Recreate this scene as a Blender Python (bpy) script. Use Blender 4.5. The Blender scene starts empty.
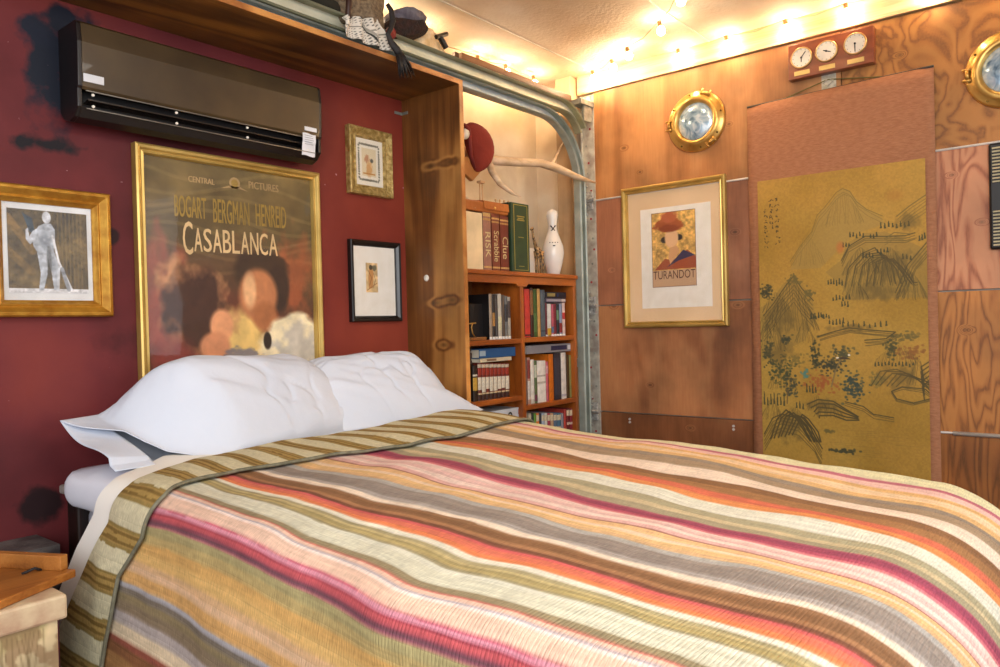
import bpy, math, random
import numpy as np
from mathutils import Vector, Matrix

random.seed(7)
C = bpy.context.scene.collection
PI = math.pi
H = 0.984                                   # camera height; floor is z = 0

# ------------------------------------------------------------------ camera
YAW, PITCH, ROLL, FPX = math.radians(39.146), math.radians(-.675), math.radians(-1.466), 748.7
def cam_axes():
    cy, sy = math.cos(YAW), math.sin(YAW)
    f = Vector((cy, sy, 0)); r = Vector((sy, -cy, 0)); u = Vector((0, 0, 1))
    cp, sp = math.cos(PITCH), math.sin(PITCH)
    f2 = f*cp+u*sp; u2 = u*cp-f*sp
    cr, sr = math.cos(ROLL), math.sin(ROLL)
    return r*cr+u2*sr, u2*cr-r*sr, f2
CR, CU, CF = cam_axes()
CAM = Vector((0, 0, H))
cd = bpy.data.cameras.new('camera'); cd.sensor_width = 36; cd.lens = FPX/1000*36; cd.clip_start = .02
cam = bpy.data.objects.new('camera', cd); C.objects.link(cam)
cam.matrix_world = Matrix(((CR.x, CU.x, -CF.x, 0), (CR.y, CU.y, -CF.y, 0), (CR.z, CU.z, -CF.z, H), (0, 0, 0, 1)))
bpy.context.scene.camera = cam
def at(px, py, ax, val):
    """photo pixel -> point on the world plane axis=val (measuring aid)"""
    d = CF+CR*((px-500)/FPX)-CU*((py-333.5)/FPX)
    if ax == 2: val -= H
    p = d*(val/d[ax]); p.z += H
    return p

# ------------------------------------------------------------------ light
W = bpy.data.worlds.new('World'); bpy.context.scene.world = W; W.use_nodes = True
bg = W.node_tree.nodes['Background']; bg.inputs[0].default_value = (.93, .95, 1, 1); bg.inputs[1].default_value = 1.5
def area(name, loc, target, sx, sy, power, col):
    l = bpy.data.lights.new(name, 'AREA'); l.shape = 'RECTANGLE'; l.size = sx; l.size_y = sy; l.energy = power; l.color = col
    o = bpy.data.objects.new(name, l); C.objects.link(o); o.location = loc
    o.rotation_euler = (Vector(target)-Vector(loc)).to_track_quat('-Z', 'Y').to_euler(); return o
area('camera_side_fill', (-1.2, -1.5, 1.75), (2.0, 1.4, 1.0), 1.8, 1.4, 75, (.96, .98, 1))  # added soft fill from behind the camera, no real window modelled
area('overhead_fill', (1.1, .2, 2.18), (1.2, .7, 0), 1.1, 1.1, 30, (1, .95, .88))  # added overhead fill to brighten the bed, not an actual fixture
vs = bpy.context.scene.view_settings
vs.view_transform = 'Standard'; vs.look = 'None'; vs.gamma = 1; vs.use_curve_mapping = False; vs.exposure = 0.0
bpy.context.scene.cycles.max_bounces = 8

# ------------------------------------------------------------------ helpers
def lin(c):
    if isinstance(c, str):
        c = c.lstrip('#'); c = [int(c[i:i+2], 16)/255 for i in (0, 2, 4)]
    return tuple(x/12.92 if x <= .04045 else ((x+.055)/1.055)**2.4 for x in c[:3])
def rgba(c): return (*lin(c), 1)

def nodes(name):
    m = bpy.data.materials.new(name); m.use_nodes = True
    nt = m.node_tree; b = nt.nodes['Principled BSDF']; return m, nt, b
def N(nt, t, **kw):
    n = nt.nodes.new(t)
    for k, v in kw.items():
        if k in ('sc',): n.inputs['Scale'].default_value = v
        else: setattr(n, k, v)
    return n
def ramp(nt, stops):
    r = nt.nodes.new('ShaderNodeValToRGB'); e = r.color_ramp.elements
    while len(e) < len(stops): e.new(.5)
    for i, (p, c) in enumerate(stops): e[i].position = p; e[i].color = rgba(c)
    return r
MC = {}
def mat(name, col, rough=.6, metal=0., col2=None, ns=8., bump=0., bs=60., spec=.5, coat=0., stretch=(1, 1, 1), emit=None):
    if name in MC: return MC[name]
    m, nt, b = nodes(name); L = nt.links
    b.inputs['Roughness'].default_value = rough; b.inputs['Metallic'].default_value = metal
    b.inputs['Specular IOR Level'].default_value = spec; b.inputs['Coat Weight'].default_value = coat
    tc = N(nt, 'ShaderNodeTexCoord'); mp = N(nt, 'ShaderNodeMapping'); mp.inputs['Scale'].default_value = stretch
    L.new(tc.outputs['Object'], mp.inputs[0])
    n = N(nt, 'ShaderNodeTexNoise', sc=ns); n.inputs['Detail'].default_value = 6; L.new(mp.outputs[0], n.inputs['Vector'])
    if col2 is None: col2 = tuple(min(1, x*.86) for x in ([int(col[i:i+2], 16)/255 for i in (1, 3, 5)] if isinstance(col, str) else col))
    r = ramp(nt, [(.35, col2), (.65, col)]); L.new(n.outputs['Fac'], r.inputs[0]); L.new(r.outputs[0], b.inputs['Base Color'])
    if bump:
        n2 = N(nt, 'ShaderNodeTexNoise', sc=bs); n2.inputs['Detail'].default_value = 5; L.new(mp.outputs[0], n2.inputs['Vector'])
        bp = N(nt, 'ShaderNodeBump'); bp.inputs['Strength'].default_value = bump; bp.inputs['Distance'].default_value = .01
        L.new(n2.outputs['Fac'], bp.inputs['Height']); L.new(bp.outputs[0], b.inputs['Normal'])
    if emit:
        b.inputs['Emission Color'].default_value = rgba(emit[0]); b.inputs['Emission Strength'].default_value = emit[1]
    MC[name] = m; return m
def wood(name, dark, mid, light, stretch=(3, 3, .35), rings=9., dist=1.2, rough=.45, fiber=.35, coat=.15, seed=0., bump=.12, blotch=.25, sharp=False, knots=(), kamp=.35):
    """growth-ring grain: sine of a stretched noise field, plus fine fibres"""
    if name in MC: return MC[name]
    m, nt, b = nodes(name); L = nt.links
    tc = N(nt, 'ShaderNodeTexCoord'); mp = N(nt, 'ShaderNodeMapping')
    mp.inputs['Scale'].default_value = stretch; mp.inputs['Location'].default_value = (seed, seed*1.7, seed*.6)
    L.new(tc.outputs['Object'], mp.inputs[0])
    n = N(nt, 'ShaderNodeTexNoise', sc=1.); n.inputs['Detail'].default_value = 2.5; n.inputs['Distortion'].default_value = dist*.4
    L.new(mp.outputs[0], n.inputs['Vector'])
    mu = N(nt, 'ShaderNodeMath', operation='MULTIPLY'); mu.inputs[1].default_value = rings*6.283
    field = n.outputs['Fac']; kdark = None
    for kp, kr, kz in knots:      # a knot bends the rings around itself and is dark at its heart
        d = N(nt, 'ShaderNodeVectorMath', operation='SUBTRACT'); L.new(tc.outputs['Object'], d.inputs[0]); d.inputs[1].default_value = kp
        dv = N(nt, 'ShaderNodeVectorMath', operation='DIVIDE'); L.new(d.outputs[0], dv.inputs[0]); dv.inputs[1].default_value = (kr, kr, kz)
        ln = N(nt, 'ShaderNodeVectorMath', operation='LENGTH'); L.new(dv.outputs[0], ln.inputs[0])
        mr = N(nt, 'ShaderNodeMapRange'); mr.interpolation_type = 'SMOOTHERSTEP'; mr.inputs[1].default_value = 3.; mr.inputs[2].default_value = 0.; mr.inputs[4].default_value = kamp; L.new(ln.outputs['Value'], mr.inputs[0])
        ad = N(nt, 'ShaderNodeMath', operation='ADD'); L.new(field, ad.inputs[0]); L.new(mr.outputs[0], ad.inputs[1]); field = ad.outputs[0]
        m2 = N(nt, 'ShaderNodeMapRange'); m2.inputs[1].default_value = .2; m2.inputs[2].default_value = 1.2; m2.inputs[3].default_value = .5; m2.inputs[4].default_value = 1.; L.new(ln.outputs['Value'], m2.inputs[0])
        if kdark is None: kdark = m2.outputs[0]
        else:
            mn = N(nt, 'ShaderNodeMath', operation='MINIMUM'); L.new(kdark, mn.inputs[0]); L.new(m2.outputs[0], mn.inputs[1]); kdark = mn.outputs[0]
    L.new(field, mu.inputs[0])
    si = N(nt, 'ShaderNodeMath', operation='SINE'); L.new(mu.outputs[0], si.inputs[0])
    ma = N(nt, 'ShaderNodeMapRange'); ma.inputs[1].default_value = -1; ma.inputs[2].default_value = 1; L.new(si.outputs[0], ma.inputs[0])
    mp2 = N(nt, 'ShaderNodeMapping'); mp2.inputs['Scale'].default_value = tuple(s*14 if s > 1 else s*5 for s in stretch); L.new(tc.outputs['Object'], mp2.inputs[0])
    f = N(nt, 'ShaderNodeTexNoise', sc=2.); f.inputs['Detail'].default_value = 5; L.new(mp2.outputs[0], f.inputs['Vector'])
    mix = N(nt, 'ShaderNodeMix'); mix.data_type = 'FLOAT'; mix.inputs[0].default_value = fiber
    L.new(ma.outputs[0], mix.inputs[2]); L.new(f.outputs['Fac'], mix.inputs[3])
    r = ramp(nt, [(.10, dark), (.30, mid), (.75, light)] if sharp else [(.12, dark), (.5, mid), (.85, light)]); L.new(mix.outputs[0], r.inputs[0])
    bn = N(nt, 'ShaderNodeTexNoise', sc=3.1); bn.inputs['Detail'].default_value = 4; L.new(tc.outputs['Object'], bn.inputs['Vector'])
    br = ramp(nt, [(.3, (1-blotch,)*3), (.62, (1, 1, 1))]); L.new(bn.outputs['Fac'], br.inputs[0])
    mm = N(nt, 'ShaderNodeMix'); mm.data_type = 'RGBA'; mm.blend_type = 'MULTIPLY'; mm.inputs[0].default_value = 1
    L.new(r.outputs[0], mm.inputs[6]); L.new(br.outputs[0], mm.inputs[7])
    if kdark is not None:
        vm = N(nt, 'ShaderNodeVectorMath', operation='SCALE'); L.new(mm.outputs[2], vm.inputs[0]); L.new(kdark, vm.inputs['Scale']); L.new(vm.outputs[0], b.inputs['Base Color'])
    else: L.new(mm.outputs[2], b.inputs['Base Color'])
    b.inputs['Roughness'].default_value = rough; b.inputs['Coat Weight'].default_value = coat; b.inputs['Coat Roughness'].default_value = .35
    bp = N(nt, 'ShaderNodeBump'); bp.inputs['Strength'].default_value = bump; bp.inputs['Distance'].default_value = .004
    L.new(f.outputs['Fac'], bp.inputs['Height']); L.new(bp.outputs[0], b.inputs['Normal'])
    MC[name] = m; return m
def vcol(name, rough=.6, bump=0., bs=200., coat=0., spec=.5, weave=None):
    if name in MC: return MC[name]
    m, nt, b = nodes(name); L = nt.links
    a = N(nt, 'ShaderNodeVertexColor'); a.layer_name = 'Col'
    b.inputs['Roughness'].default_value = rough; b.inputs['Coat Weight'].default_value = coat; b.inputs['Specular IOR Level'].default_value = spec
    src = a.outputs[0]
    if weave:
        uv = N(nt, 'ShaderNodeUVMap'); uv.uv_map = 'UV'
        sx = N(nt, 'ShaderNodeSeparateXYZ'); L.new(uv.outputs[0], sx.inputs[0])
        def absin(out, period):
            k = N(nt, 'ShaderNodeMath', operation='MULTIPLY'); k.inputs[1].default_value = PI/period; L.new(out, k.inputs[0])
            s = N(nt, 'ShaderNodeMath', operation='SINE'); L.new(k.outputs[0], s.inputs[0])
            t = N(nt, 'ShaderNodeMath', operation='ABSOLUTE'); L.new(s.outputs[0], t.inputs[0])
            p = N(nt, 'ShaderNodeMath', operation='POWER'); p.inputs[1].default_value = .35; L.new(t.outputs[0], p.inputs[0]); return p.outputs[0]
        ad = N(nt, 'ShaderNodeMath', operation='ADD'); L.new(absin(sx.outputs[0], weave[0]), ad.inputs[0]); L.new(absin(sx.outputs[1], weave[1]), ad.inputs[1])
        wn = N(nt, 'ShaderNodeTexNoise', sc=1.); mpn = N(nt, 'ShaderNodeMapping'); mpn.inputs['Scale'].default_value = (60, 420, 1)
        L.new(uv.outputs[0], mpn.inputs[0]); L.new(mpn.outputs[0], wn.inputs['Vector']); wn.inputs['Detail'].default_value = 3
        ad2 = N(nt, 'ShaderNodeMath', operation='ADD'); L.new(ad.outputs[0], ad2.inputs[0]); L.new(wn.outputs['Fac'], ad2.inputs[1])
        bp = N(nt, 'ShaderNodeBump'); bp.inputs['Strength'].default_value = bump; bp.inputs['Distance'].default_value = .0035
        L.new(ad2.outputs[0], bp.inputs['Height']); L.new(bp.outputs[0], b.inputs['Normal'])
        mr = N(nt, 'ShaderNodeMapRange'); mr.inputs[1].default_value = .3; mr.inputs[2].default_value = .7; mr.inputs[3].default_value = .8; mr.inputs[4].default_value = 1.14
        L.new(wn.outputs['Fac'], mr.inputs[0])
        mx = N(nt, 'ShaderNodeVectorMath', operation='SCALE'); L.new(src, mx.inputs[0]); L.new(mr.outputs[0], mx.inputs['Scale']); src = mx.outputs[0]
    elif bump:
        tc = N(nt, 'ShaderNodeTexCoord'); n2 = N(nt, 'ShaderNodeTexNoise', sc=bs); L.new(tc.outputs['Object'], n2.inputs['Vector'])
        bp = N(nt, 'ShaderNodeBump'); bp.inputs['Strength'].default_value = bump; bp.inputs['Distance'].default_value = .003
        L.new(n2.outputs['Fac'], bp.inputs['Height']); L.new(bp.outputs[0], b.inputs['Normal'])
    L.new(src, b.inputs['Base Color'])
    MC[name] = m; return m
def glassmat(name, strength=.018, rough=.03):
    if name in MC: return MC[name]
    m, nt, b = nodes(name); L = nt.links; out = nt.nodes['Material Output']
    t = N(nt, 'ShaderNodeBsdfTransparent'); g = N(nt, 'ShaderNodeBsdfGlossy'); g.inputs['Roughness'].default_value = rough
    tc = N(nt, 'ShaderNodeTexCoord'); no = N(nt, 'ShaderNodeTexNoise', sc=4.); L.new(tc.outputs['Object'], no.inputs['Vector'])
    bp = N(nt, 'ShaderNodeBump'); bp.inputs['Strength'].default_value = .12; bp.inputs['Distance'].default_value = .01
    L.new(no.outputs['Fac'], bp.inputs['Height']); L.new(bp.outputs[0], g.inputs['Normal'])
    mx = N(nt, 'ShaderNodeMixShader'); mx.inputs[0].default_value = strength
    L.new(t.outputs[0], mx.inputs[1]); L.new(g.outputs[0], mx.inputs[2]); L.new(mx.outputs[0], out.inputs[0])
    MC[name] = m; return m

def wloc(o):
    v = Vector((0, 0, 0))
    while o is not None: v += Vector(o.location); o = o.parent
    return v
class MB:
    def __init__(s): s.v = []; s.f = []; s.m = []
    def add(s, vs, fs, mi=0):
        b = len(s.v); s.v += [tuple(p) for p in vs]
        s.f += [tuple(b+i for i in f) for f in fs]; s.m += [mi]*len(fs); return s
    def box(s, a, b, mi=0, M=None):
        x0, y0, z0 = a; x1, y1, z1 = b
        vs = [(x0, y0, z0), (x1, y0, z0), (x1, y1, z0), (x0, y1, z0), (x0, y0, z1), (x1, y0, z1), (x1, y1, z1), (x0, y1, z1)]
        if M: vs = [M @ Vector(p) for p in vs]
        return s.add(vs, [(3, 2, 1, 0), (4, 5, 6, 7), (0, 1, 5, 4), (1, 2, 6, 5), (2, 3, 7, 6), (3, 0, 4, 7)], mi)
    def tube(s, pts, rad, n=10, mi=0, caps=True, sq=1., up=None):
        pts = [Vector(p) for p in pts]
        if not hasattr(rad, '__len__'): rad = [rad]*len(pts)
        vs = []; prev = None
        for i, p in enumerate(pts):
            t = (pts[min(i+1, len(pts)-1)]-pts[max(i-1, 0)]).normalized()
            if prev is None:
                a = Vector(up) if up else (Vector((0, 0, 1)) if abs(t.z) < .9 else Vector((1, 0, 0)))
            else: a = prev
            a = (a-t*a.dot(t)).normalized(); prev = a; bb = t.cross(a)
            for k in range(n):
                th = 2*PI*k/n; vs.append(p+(a*math.cos(th)+bb*math.sin(th)*sq)*rad[i])
        fs = [(i*n+k, i*n+(k+1) % n, (i+1)*n+(k+1) % n, (i+1)*n+k) for i in range(len(pts)-1) for k in range(n)]
        if caps: fs += [tuple(range(n))[::-1], tuple((len(pts)-1)*n+k for k in range(n))]
        return s.add(vs, fs, mi)
    def lathe(s, prof, c=(0, 0, 0), axis='z', n=32, mi=0, sx=1., sy=1.):
        vs = []
        for r, h in prof:
            for k in range(n):
                th = 2*PI*k/n; a, b = r*math.cos(th)*sx, r*math.sin(th)*sy
                p = (a, b, h) if axis == 'z' else ((h, a, b) if axis == 'x' else (a, h, b))
                vs.append((p[0]+c[0], p[1]+c[1], p[2]+c[2]))
        fs = [(i*n+k, i*n+(k+1) % n, (i+1)*n+(k+1) % n, (i+1)*n+k) for i in range(len(prof)-1) for k in range(n)]
        fs += [tuple(range(n))[::-1], tuple((len(prof)-1)*n+k for k in range(n))]
        return s.add(vs, fs, mi)
    def prism(s, poly, o, u, v, w, mi=0):
        """polygon in the (u,v) plane from o, extruded by vector w"""
        o, u, v, w = map(Vector, (o, u, v, w)); n = len(poly)
        a = [o+u*x+v*y for x, y in poly]; b = [p+w for p in a]
        return s.add(a+b, [tuple(range(n))[::-1], tuple(range(n, 2*n))]+[(i, (i+1) % n, n+(i+1) % n, n+i) for i in range(n)], mi)
    def grid(s, P, mi=0, flip=False):
        nu, nv = len(P), len(P[0])
        fs = [(i*nv+j, (i+1)*nv+j, (i+1)*nv+j+1, i*nv+j+1) for i in range(nu-1) for j in range(nv-1)]
        if flip: fs = [f[::-1] for f in fs]
        return s.add([p for r in P for p in r], fs, mi)
    def build(s, name, mats, parent=None, smooth=False, bevel=0., seg=2, subsurf=0, solid=0., fix=True):
        off = wloc(parent)
        me = bpy.data.meshes.new(name)
        me.from_pydata([(x-off.x, y-off.y, z-off.z) for x, y, z in s.v], [], s.f)
        if not isinstance(mats, (list, tuple)): mats = [mats]
        for m in mats: me.materials.append(m)
        me.polygons.foreach_set('material_index', s.m)
        if smooth: me.polygons.foreach_set('use_smooth', [True]*len(s.f))
        me.update()
        if fix:
            import bmesh
            bm = bmesh.new(); bm.from_mesh(me); bmesh.ops.recalc_face_normals(bm, faces=bm.faces); bm.to_mesh(me); bm.free()
        o = bpy.data.objects.new(name, me); C.objects.link(o)
        if parent: o.parent = parent
        if bevel:
            b = o.modifiers.new('bevel', 'BEVEL'); b.width = bevel; b.segments = seg; b.limit_method = 'ANGLE'; b.angle_limit = .6
        if solid:
            b = o.modifiers.new('solid', 'SOLIDIFY'); b.thickness = solid; b.offset = 0
        if subsurf:
            b = o.modifiers.new('sub', 'SUBSURF'); b.levels = b.render_levels = subsurf
        return o
def tag(o, label, cat, group=None, kind=None):
    o['label'] = label
    if cat: o['category'] = cat
    if group: o['group'] = group
    if kind: o['kind'] = kind
    return o
def thing(name, loc, label, cat, group=None):
    o = bpy.data.objects.new(name, None); C.objects.link(o); o.location = loc; o.empty_display_size = .05
    return tag(o, label, cat, group)
def struct(o): o['kind'] = 'structure'; return o
def flat(o): return o

def text_geo(txt):
    cu = bpy.data.curves.new('t', 'FONT'); cu.body = txt; cu.resolution_u = 3
    ob = bpy.data.objects.new('t', cu); C.objects.link(ob)
    dg = bpy.context.evaluated_depsgraph_get(); me = bpy.data.meshes.new_from_object(ob.evaluated_get(dg))
    v = [tuple(p.co) for p in me.vertices]; f = [tuple(p.vertices) for p in me.polygons]
    bpy.data.objects.remove(ob); bpy.data.curves.remove(cu); bpy.data.meshes.remove(me)
    xs = [p[0] for p in v]; ys = [p[1] for p in v]; x0, x1, y0, y1 = min(xs), max(xs), min(ys), max(ys)
    return [((p[0]-x0)/(x1-x0), (p[1]-y0)/(y1-y0)) for p in v], f
def text(mb, txt, o, u, v, mi=0):
    """lettering filling the box o + [0,1]u + [0,1]v"""
    o, u, v = map(Vector, (o, u, v)); g, f = text_geo(txt)
    mb.add([o+u*a+v*b for a, b in g], f, mi)

# value noise (numpy)
def vnoise(x, y, seed=0):
    x = np.asarray(x, float); y = np.asarray(y, float); xi = np.floor(x).astype(np.int64); yi = np.floor(y).astype(np.int64)
    fx = x-xi; fy = y-yi; fx = fx*fx*(3-2*fx); fy = fy*fy*(3-2*fy)
    def h(a, b):
        n = (a*374761393+b*668265263+seed*982451653) & 0x7fffffff
        n = ((n ^ (n >> 13))*1274126177) & 0x7fffffff
        return ((n ^ (n >> 16)) & 0xffff)/65535.
    return (h(xi, yi)*(1-fx)+h(xi+1, yi)*fx)*(1-fy)+(h(xi, yi+1)*(1-fx)+h(xi+1, yi+1)*fx)*fy
def fbm(x, y, seed=0, oct=4):
    t = 0; a = .5; s = 0
    for i in range(oct): t = t+a*vnoise(x*2**i, y*2**i, seed+i*17); s += a; a *= .5
    return t/s
def hexa(c): return np.array([int(c[i:i+2], 16)/255 for i in (1, 3, 5)])
def tolin(a): return np.where(a <= .04045, a/12.92, ((a+.055)/1.055)**2.4)

class Canvas:
    """a painted surface: u to the right, v downward, in metres"""
    def __init__(s, w, h, nx, col):
        s.w, s.h = w, h; s.nx = nx; s.ny = max(2, int(round(nx*h/w)))
        s.U, s.V = np.meshgrid(np.linspace(0, w, s.nx), np.linspace(0, h, s.ny)); s.c = np.zeros((s.ny, s.nx, 3))+hexa(col)
        s.px = w/s.nx
    def blend(s, m, col, a=1.):
        m = np.clip(m, 0, 1)[..., None]*a; c = hexa(col) if isinstance(col, str) else col
        s.c = s.c*(1-m)+c*m
    def poly(s, pts, col, a=1.):
        ins = np.zeros(s.U.shape, bool); n = len(pts)
        for i in range(n):
            x0, y0 = pts[i]; x1, y1 = pts[(i+1) % n]
            if y0 == y1: continue
            c = ((y0 > s.V) != (y1 > s.V)) & (s.U < (x1-x0)*(s.V-y0)/(y1-y0)+x0); ins ^= c
        s.blend(ins.astype(float), col, a)
    def ell(s, cx, cy, rx, ry, col, a=1., soft=.15, rot=0., nz=0., seed=3):
        dx, dy = s.U-cx, s.V-cy; c, sn = math.cos(rot), math.sin(rot)
        d = np.sqrt(((dx*c+dy*sn)/rx)**2+((-dx*sn+dy*c)/ry)**2)
        if nz: d = d+nz*(fbm(s.U/(rx*.5)+9, s.V/(ry*.5)+5, seed)-.5)*2
        s.blend((1-d)/soft+.5, col, a)
    def line(s, pts, w, col, a=1., taper=False):
        xs = [p[0] for p in pts]; ys = [p[1] for p in pts]; m = w*2+s.px*2
        i0 = max(0, int((min(ys)-m)/s.h*(s.ny-1))); i1 = min(s.ny, int((max(ys)+m)/s.h*(s.ny-1))+2)
        j0 = max(0, int((min(xs)-m)/s.w*(s.nx-1))); j1 = min(s.nx, int((max(xs)+m)/s.w*(s.nx-1))+2)
        if i1 <= i0 or j1 <= j0: return
        U, V = s.U[i0:i1, j0:j1], s.V[i0:i1, j0:j1]; D = np.full(U.shape, 9.)
        for k in range(len(pts)-1):
            ax, ay = pts[k]; bx, by = pts[k+1]; L2 = (bx-ax)**2+(by-ay)**2+1e-12
            t = np.clip(((U-ax)*(bx-ax)+(V-ay)*(by-ay))/L2, 0, 1)
            D = np.minimum(D, np.hypot(U-ax-t*(bx-ax), V-ay-t*(by-ay)))
        M = np.clip((w/2-D)/s.px+.5, 0, 1)[..., None]*a*min(1, w/s.px+.25)
        s.c[i0:i1, j0:j1] = s.c[i0:i1, j0:j1]*(1-M)+(hexa(col) if isinstance(col, str) else col)*M
    def mottle(s, sc, amt, seed=1, oct=4):
        s.c = np.clip(s.c*(1+amt*(fbm(s.U/sc, s.V/sc, seed, oct)-.5)[..., None]*2), 0, 1)
    def build(s, name, m, parent, o, u, v):
        o, u, v = (np.array(Vector(t)) for t in (o, u, v)); off = np.array(wloc(parent)); u = u/np.linalg.norm(u); v = v/np.linalg.norm(v)
        P = o+s.U[..., None]*u+s.V[..., None]*v-off
        return colmesh(name, P, s.c, m, parent)
def colmesh(name, P, col, m, parent=None, uv=None, smooth=False):
    nu, nv = P.shape[:2]; idx = np.arange(nu*nv).reshape(nu, nv)
    f = np.stack([idx[:-1, :-1], idx[1:, :-1], idx[1:, 1:], idx[:-1, 1:]], -1).reshape(-1, 4)
    me = bpy.data.meshes.new(name); me.vertices.add(nu*nv); me.vertices.foreach_set('co', P.reshape(-1).astype(np.float32))
    nf = len(f); me.loops.add(nf*4); me.loops.foreach_set('vertex_index', f.reshape(-1).astype(np.int32))
    me.polygons.add(nf); me.polygons.foreach_set('loop_start', np.arange(0, nf*4, 4, dtype=np.int32))
    if smooth: me.polygons.foreach_set('use_smooth', np.ones(nf, bool))
    me.update(calc_edges=True)
    a = me.color_attributes.new('Col', 'FLOAT_COLOR', 'POINT'); c4 = np.ones((nu*nv, 4), np.float32)
    c4[:, :3] = tolin(np.clip(col, 0, 1)).reshape(-1, 3); a.data.foreach_set('color', c4.reshape(-1))
    if uv is not None:
        l = me.uv_layers.new(name='UV'); l.data.foreach_set('uv', uv.reshape(-1, 2)[f.reshape(-1)].astype(np.float32).reshape(-1))
    me.materials.append(m)
    o = bpy.data.objects.new(name, me); C.objects.link(o)
    if parent: o.parent = parent
    return o

# ------------------------------------------------------------------ materials shared
WHITE = mat('white_cotton', '#d2d8e4', .9, col2='#ccd3e0', ns=3, bump=.25, bs=25, spec=.2)
GOLD = mat('gold_leaf', '#c9983a', .36, .55, col2='#a87222', ns=25, bump=.2, bs=70)
GOLDP = mat('polished_gold', '#cfae62', .32, .55, col2='#ab8a44', ns=6)
BRASS = mat('brass', '#dcb468', .28, .75, col2='#b88a42', ns=14, bump=.1, bs=30)
BLACKP = mat('black_plastic', '#14100f', .35, col2='#0c0a0a')
STEEL = mat('galvanised_steel', '#a7aaa0', .45, .5, col2='#7d8078', ns=30)
WB_PINE = wood('stained_pine', '#4a2408', '#8a4d1c', '#b06a2c', stretch=(5, 5, .5), rings=5, seed=3, fiber=.4, blotch=.4)
SHELFW = wood('shelf_wood', '#7c3a0e', '#a7581c', '#bd6c28', stretch=(1.2, 9, 9), rings=3, seed=8, fiber=.6, rough=.4, blotch=.15)
PAPER = mat('paper', '#f0ebe0', .8, col2='#e8e2d4', ns=20)
INK = mat('ink', '#1c1a1a', .7)

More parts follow.
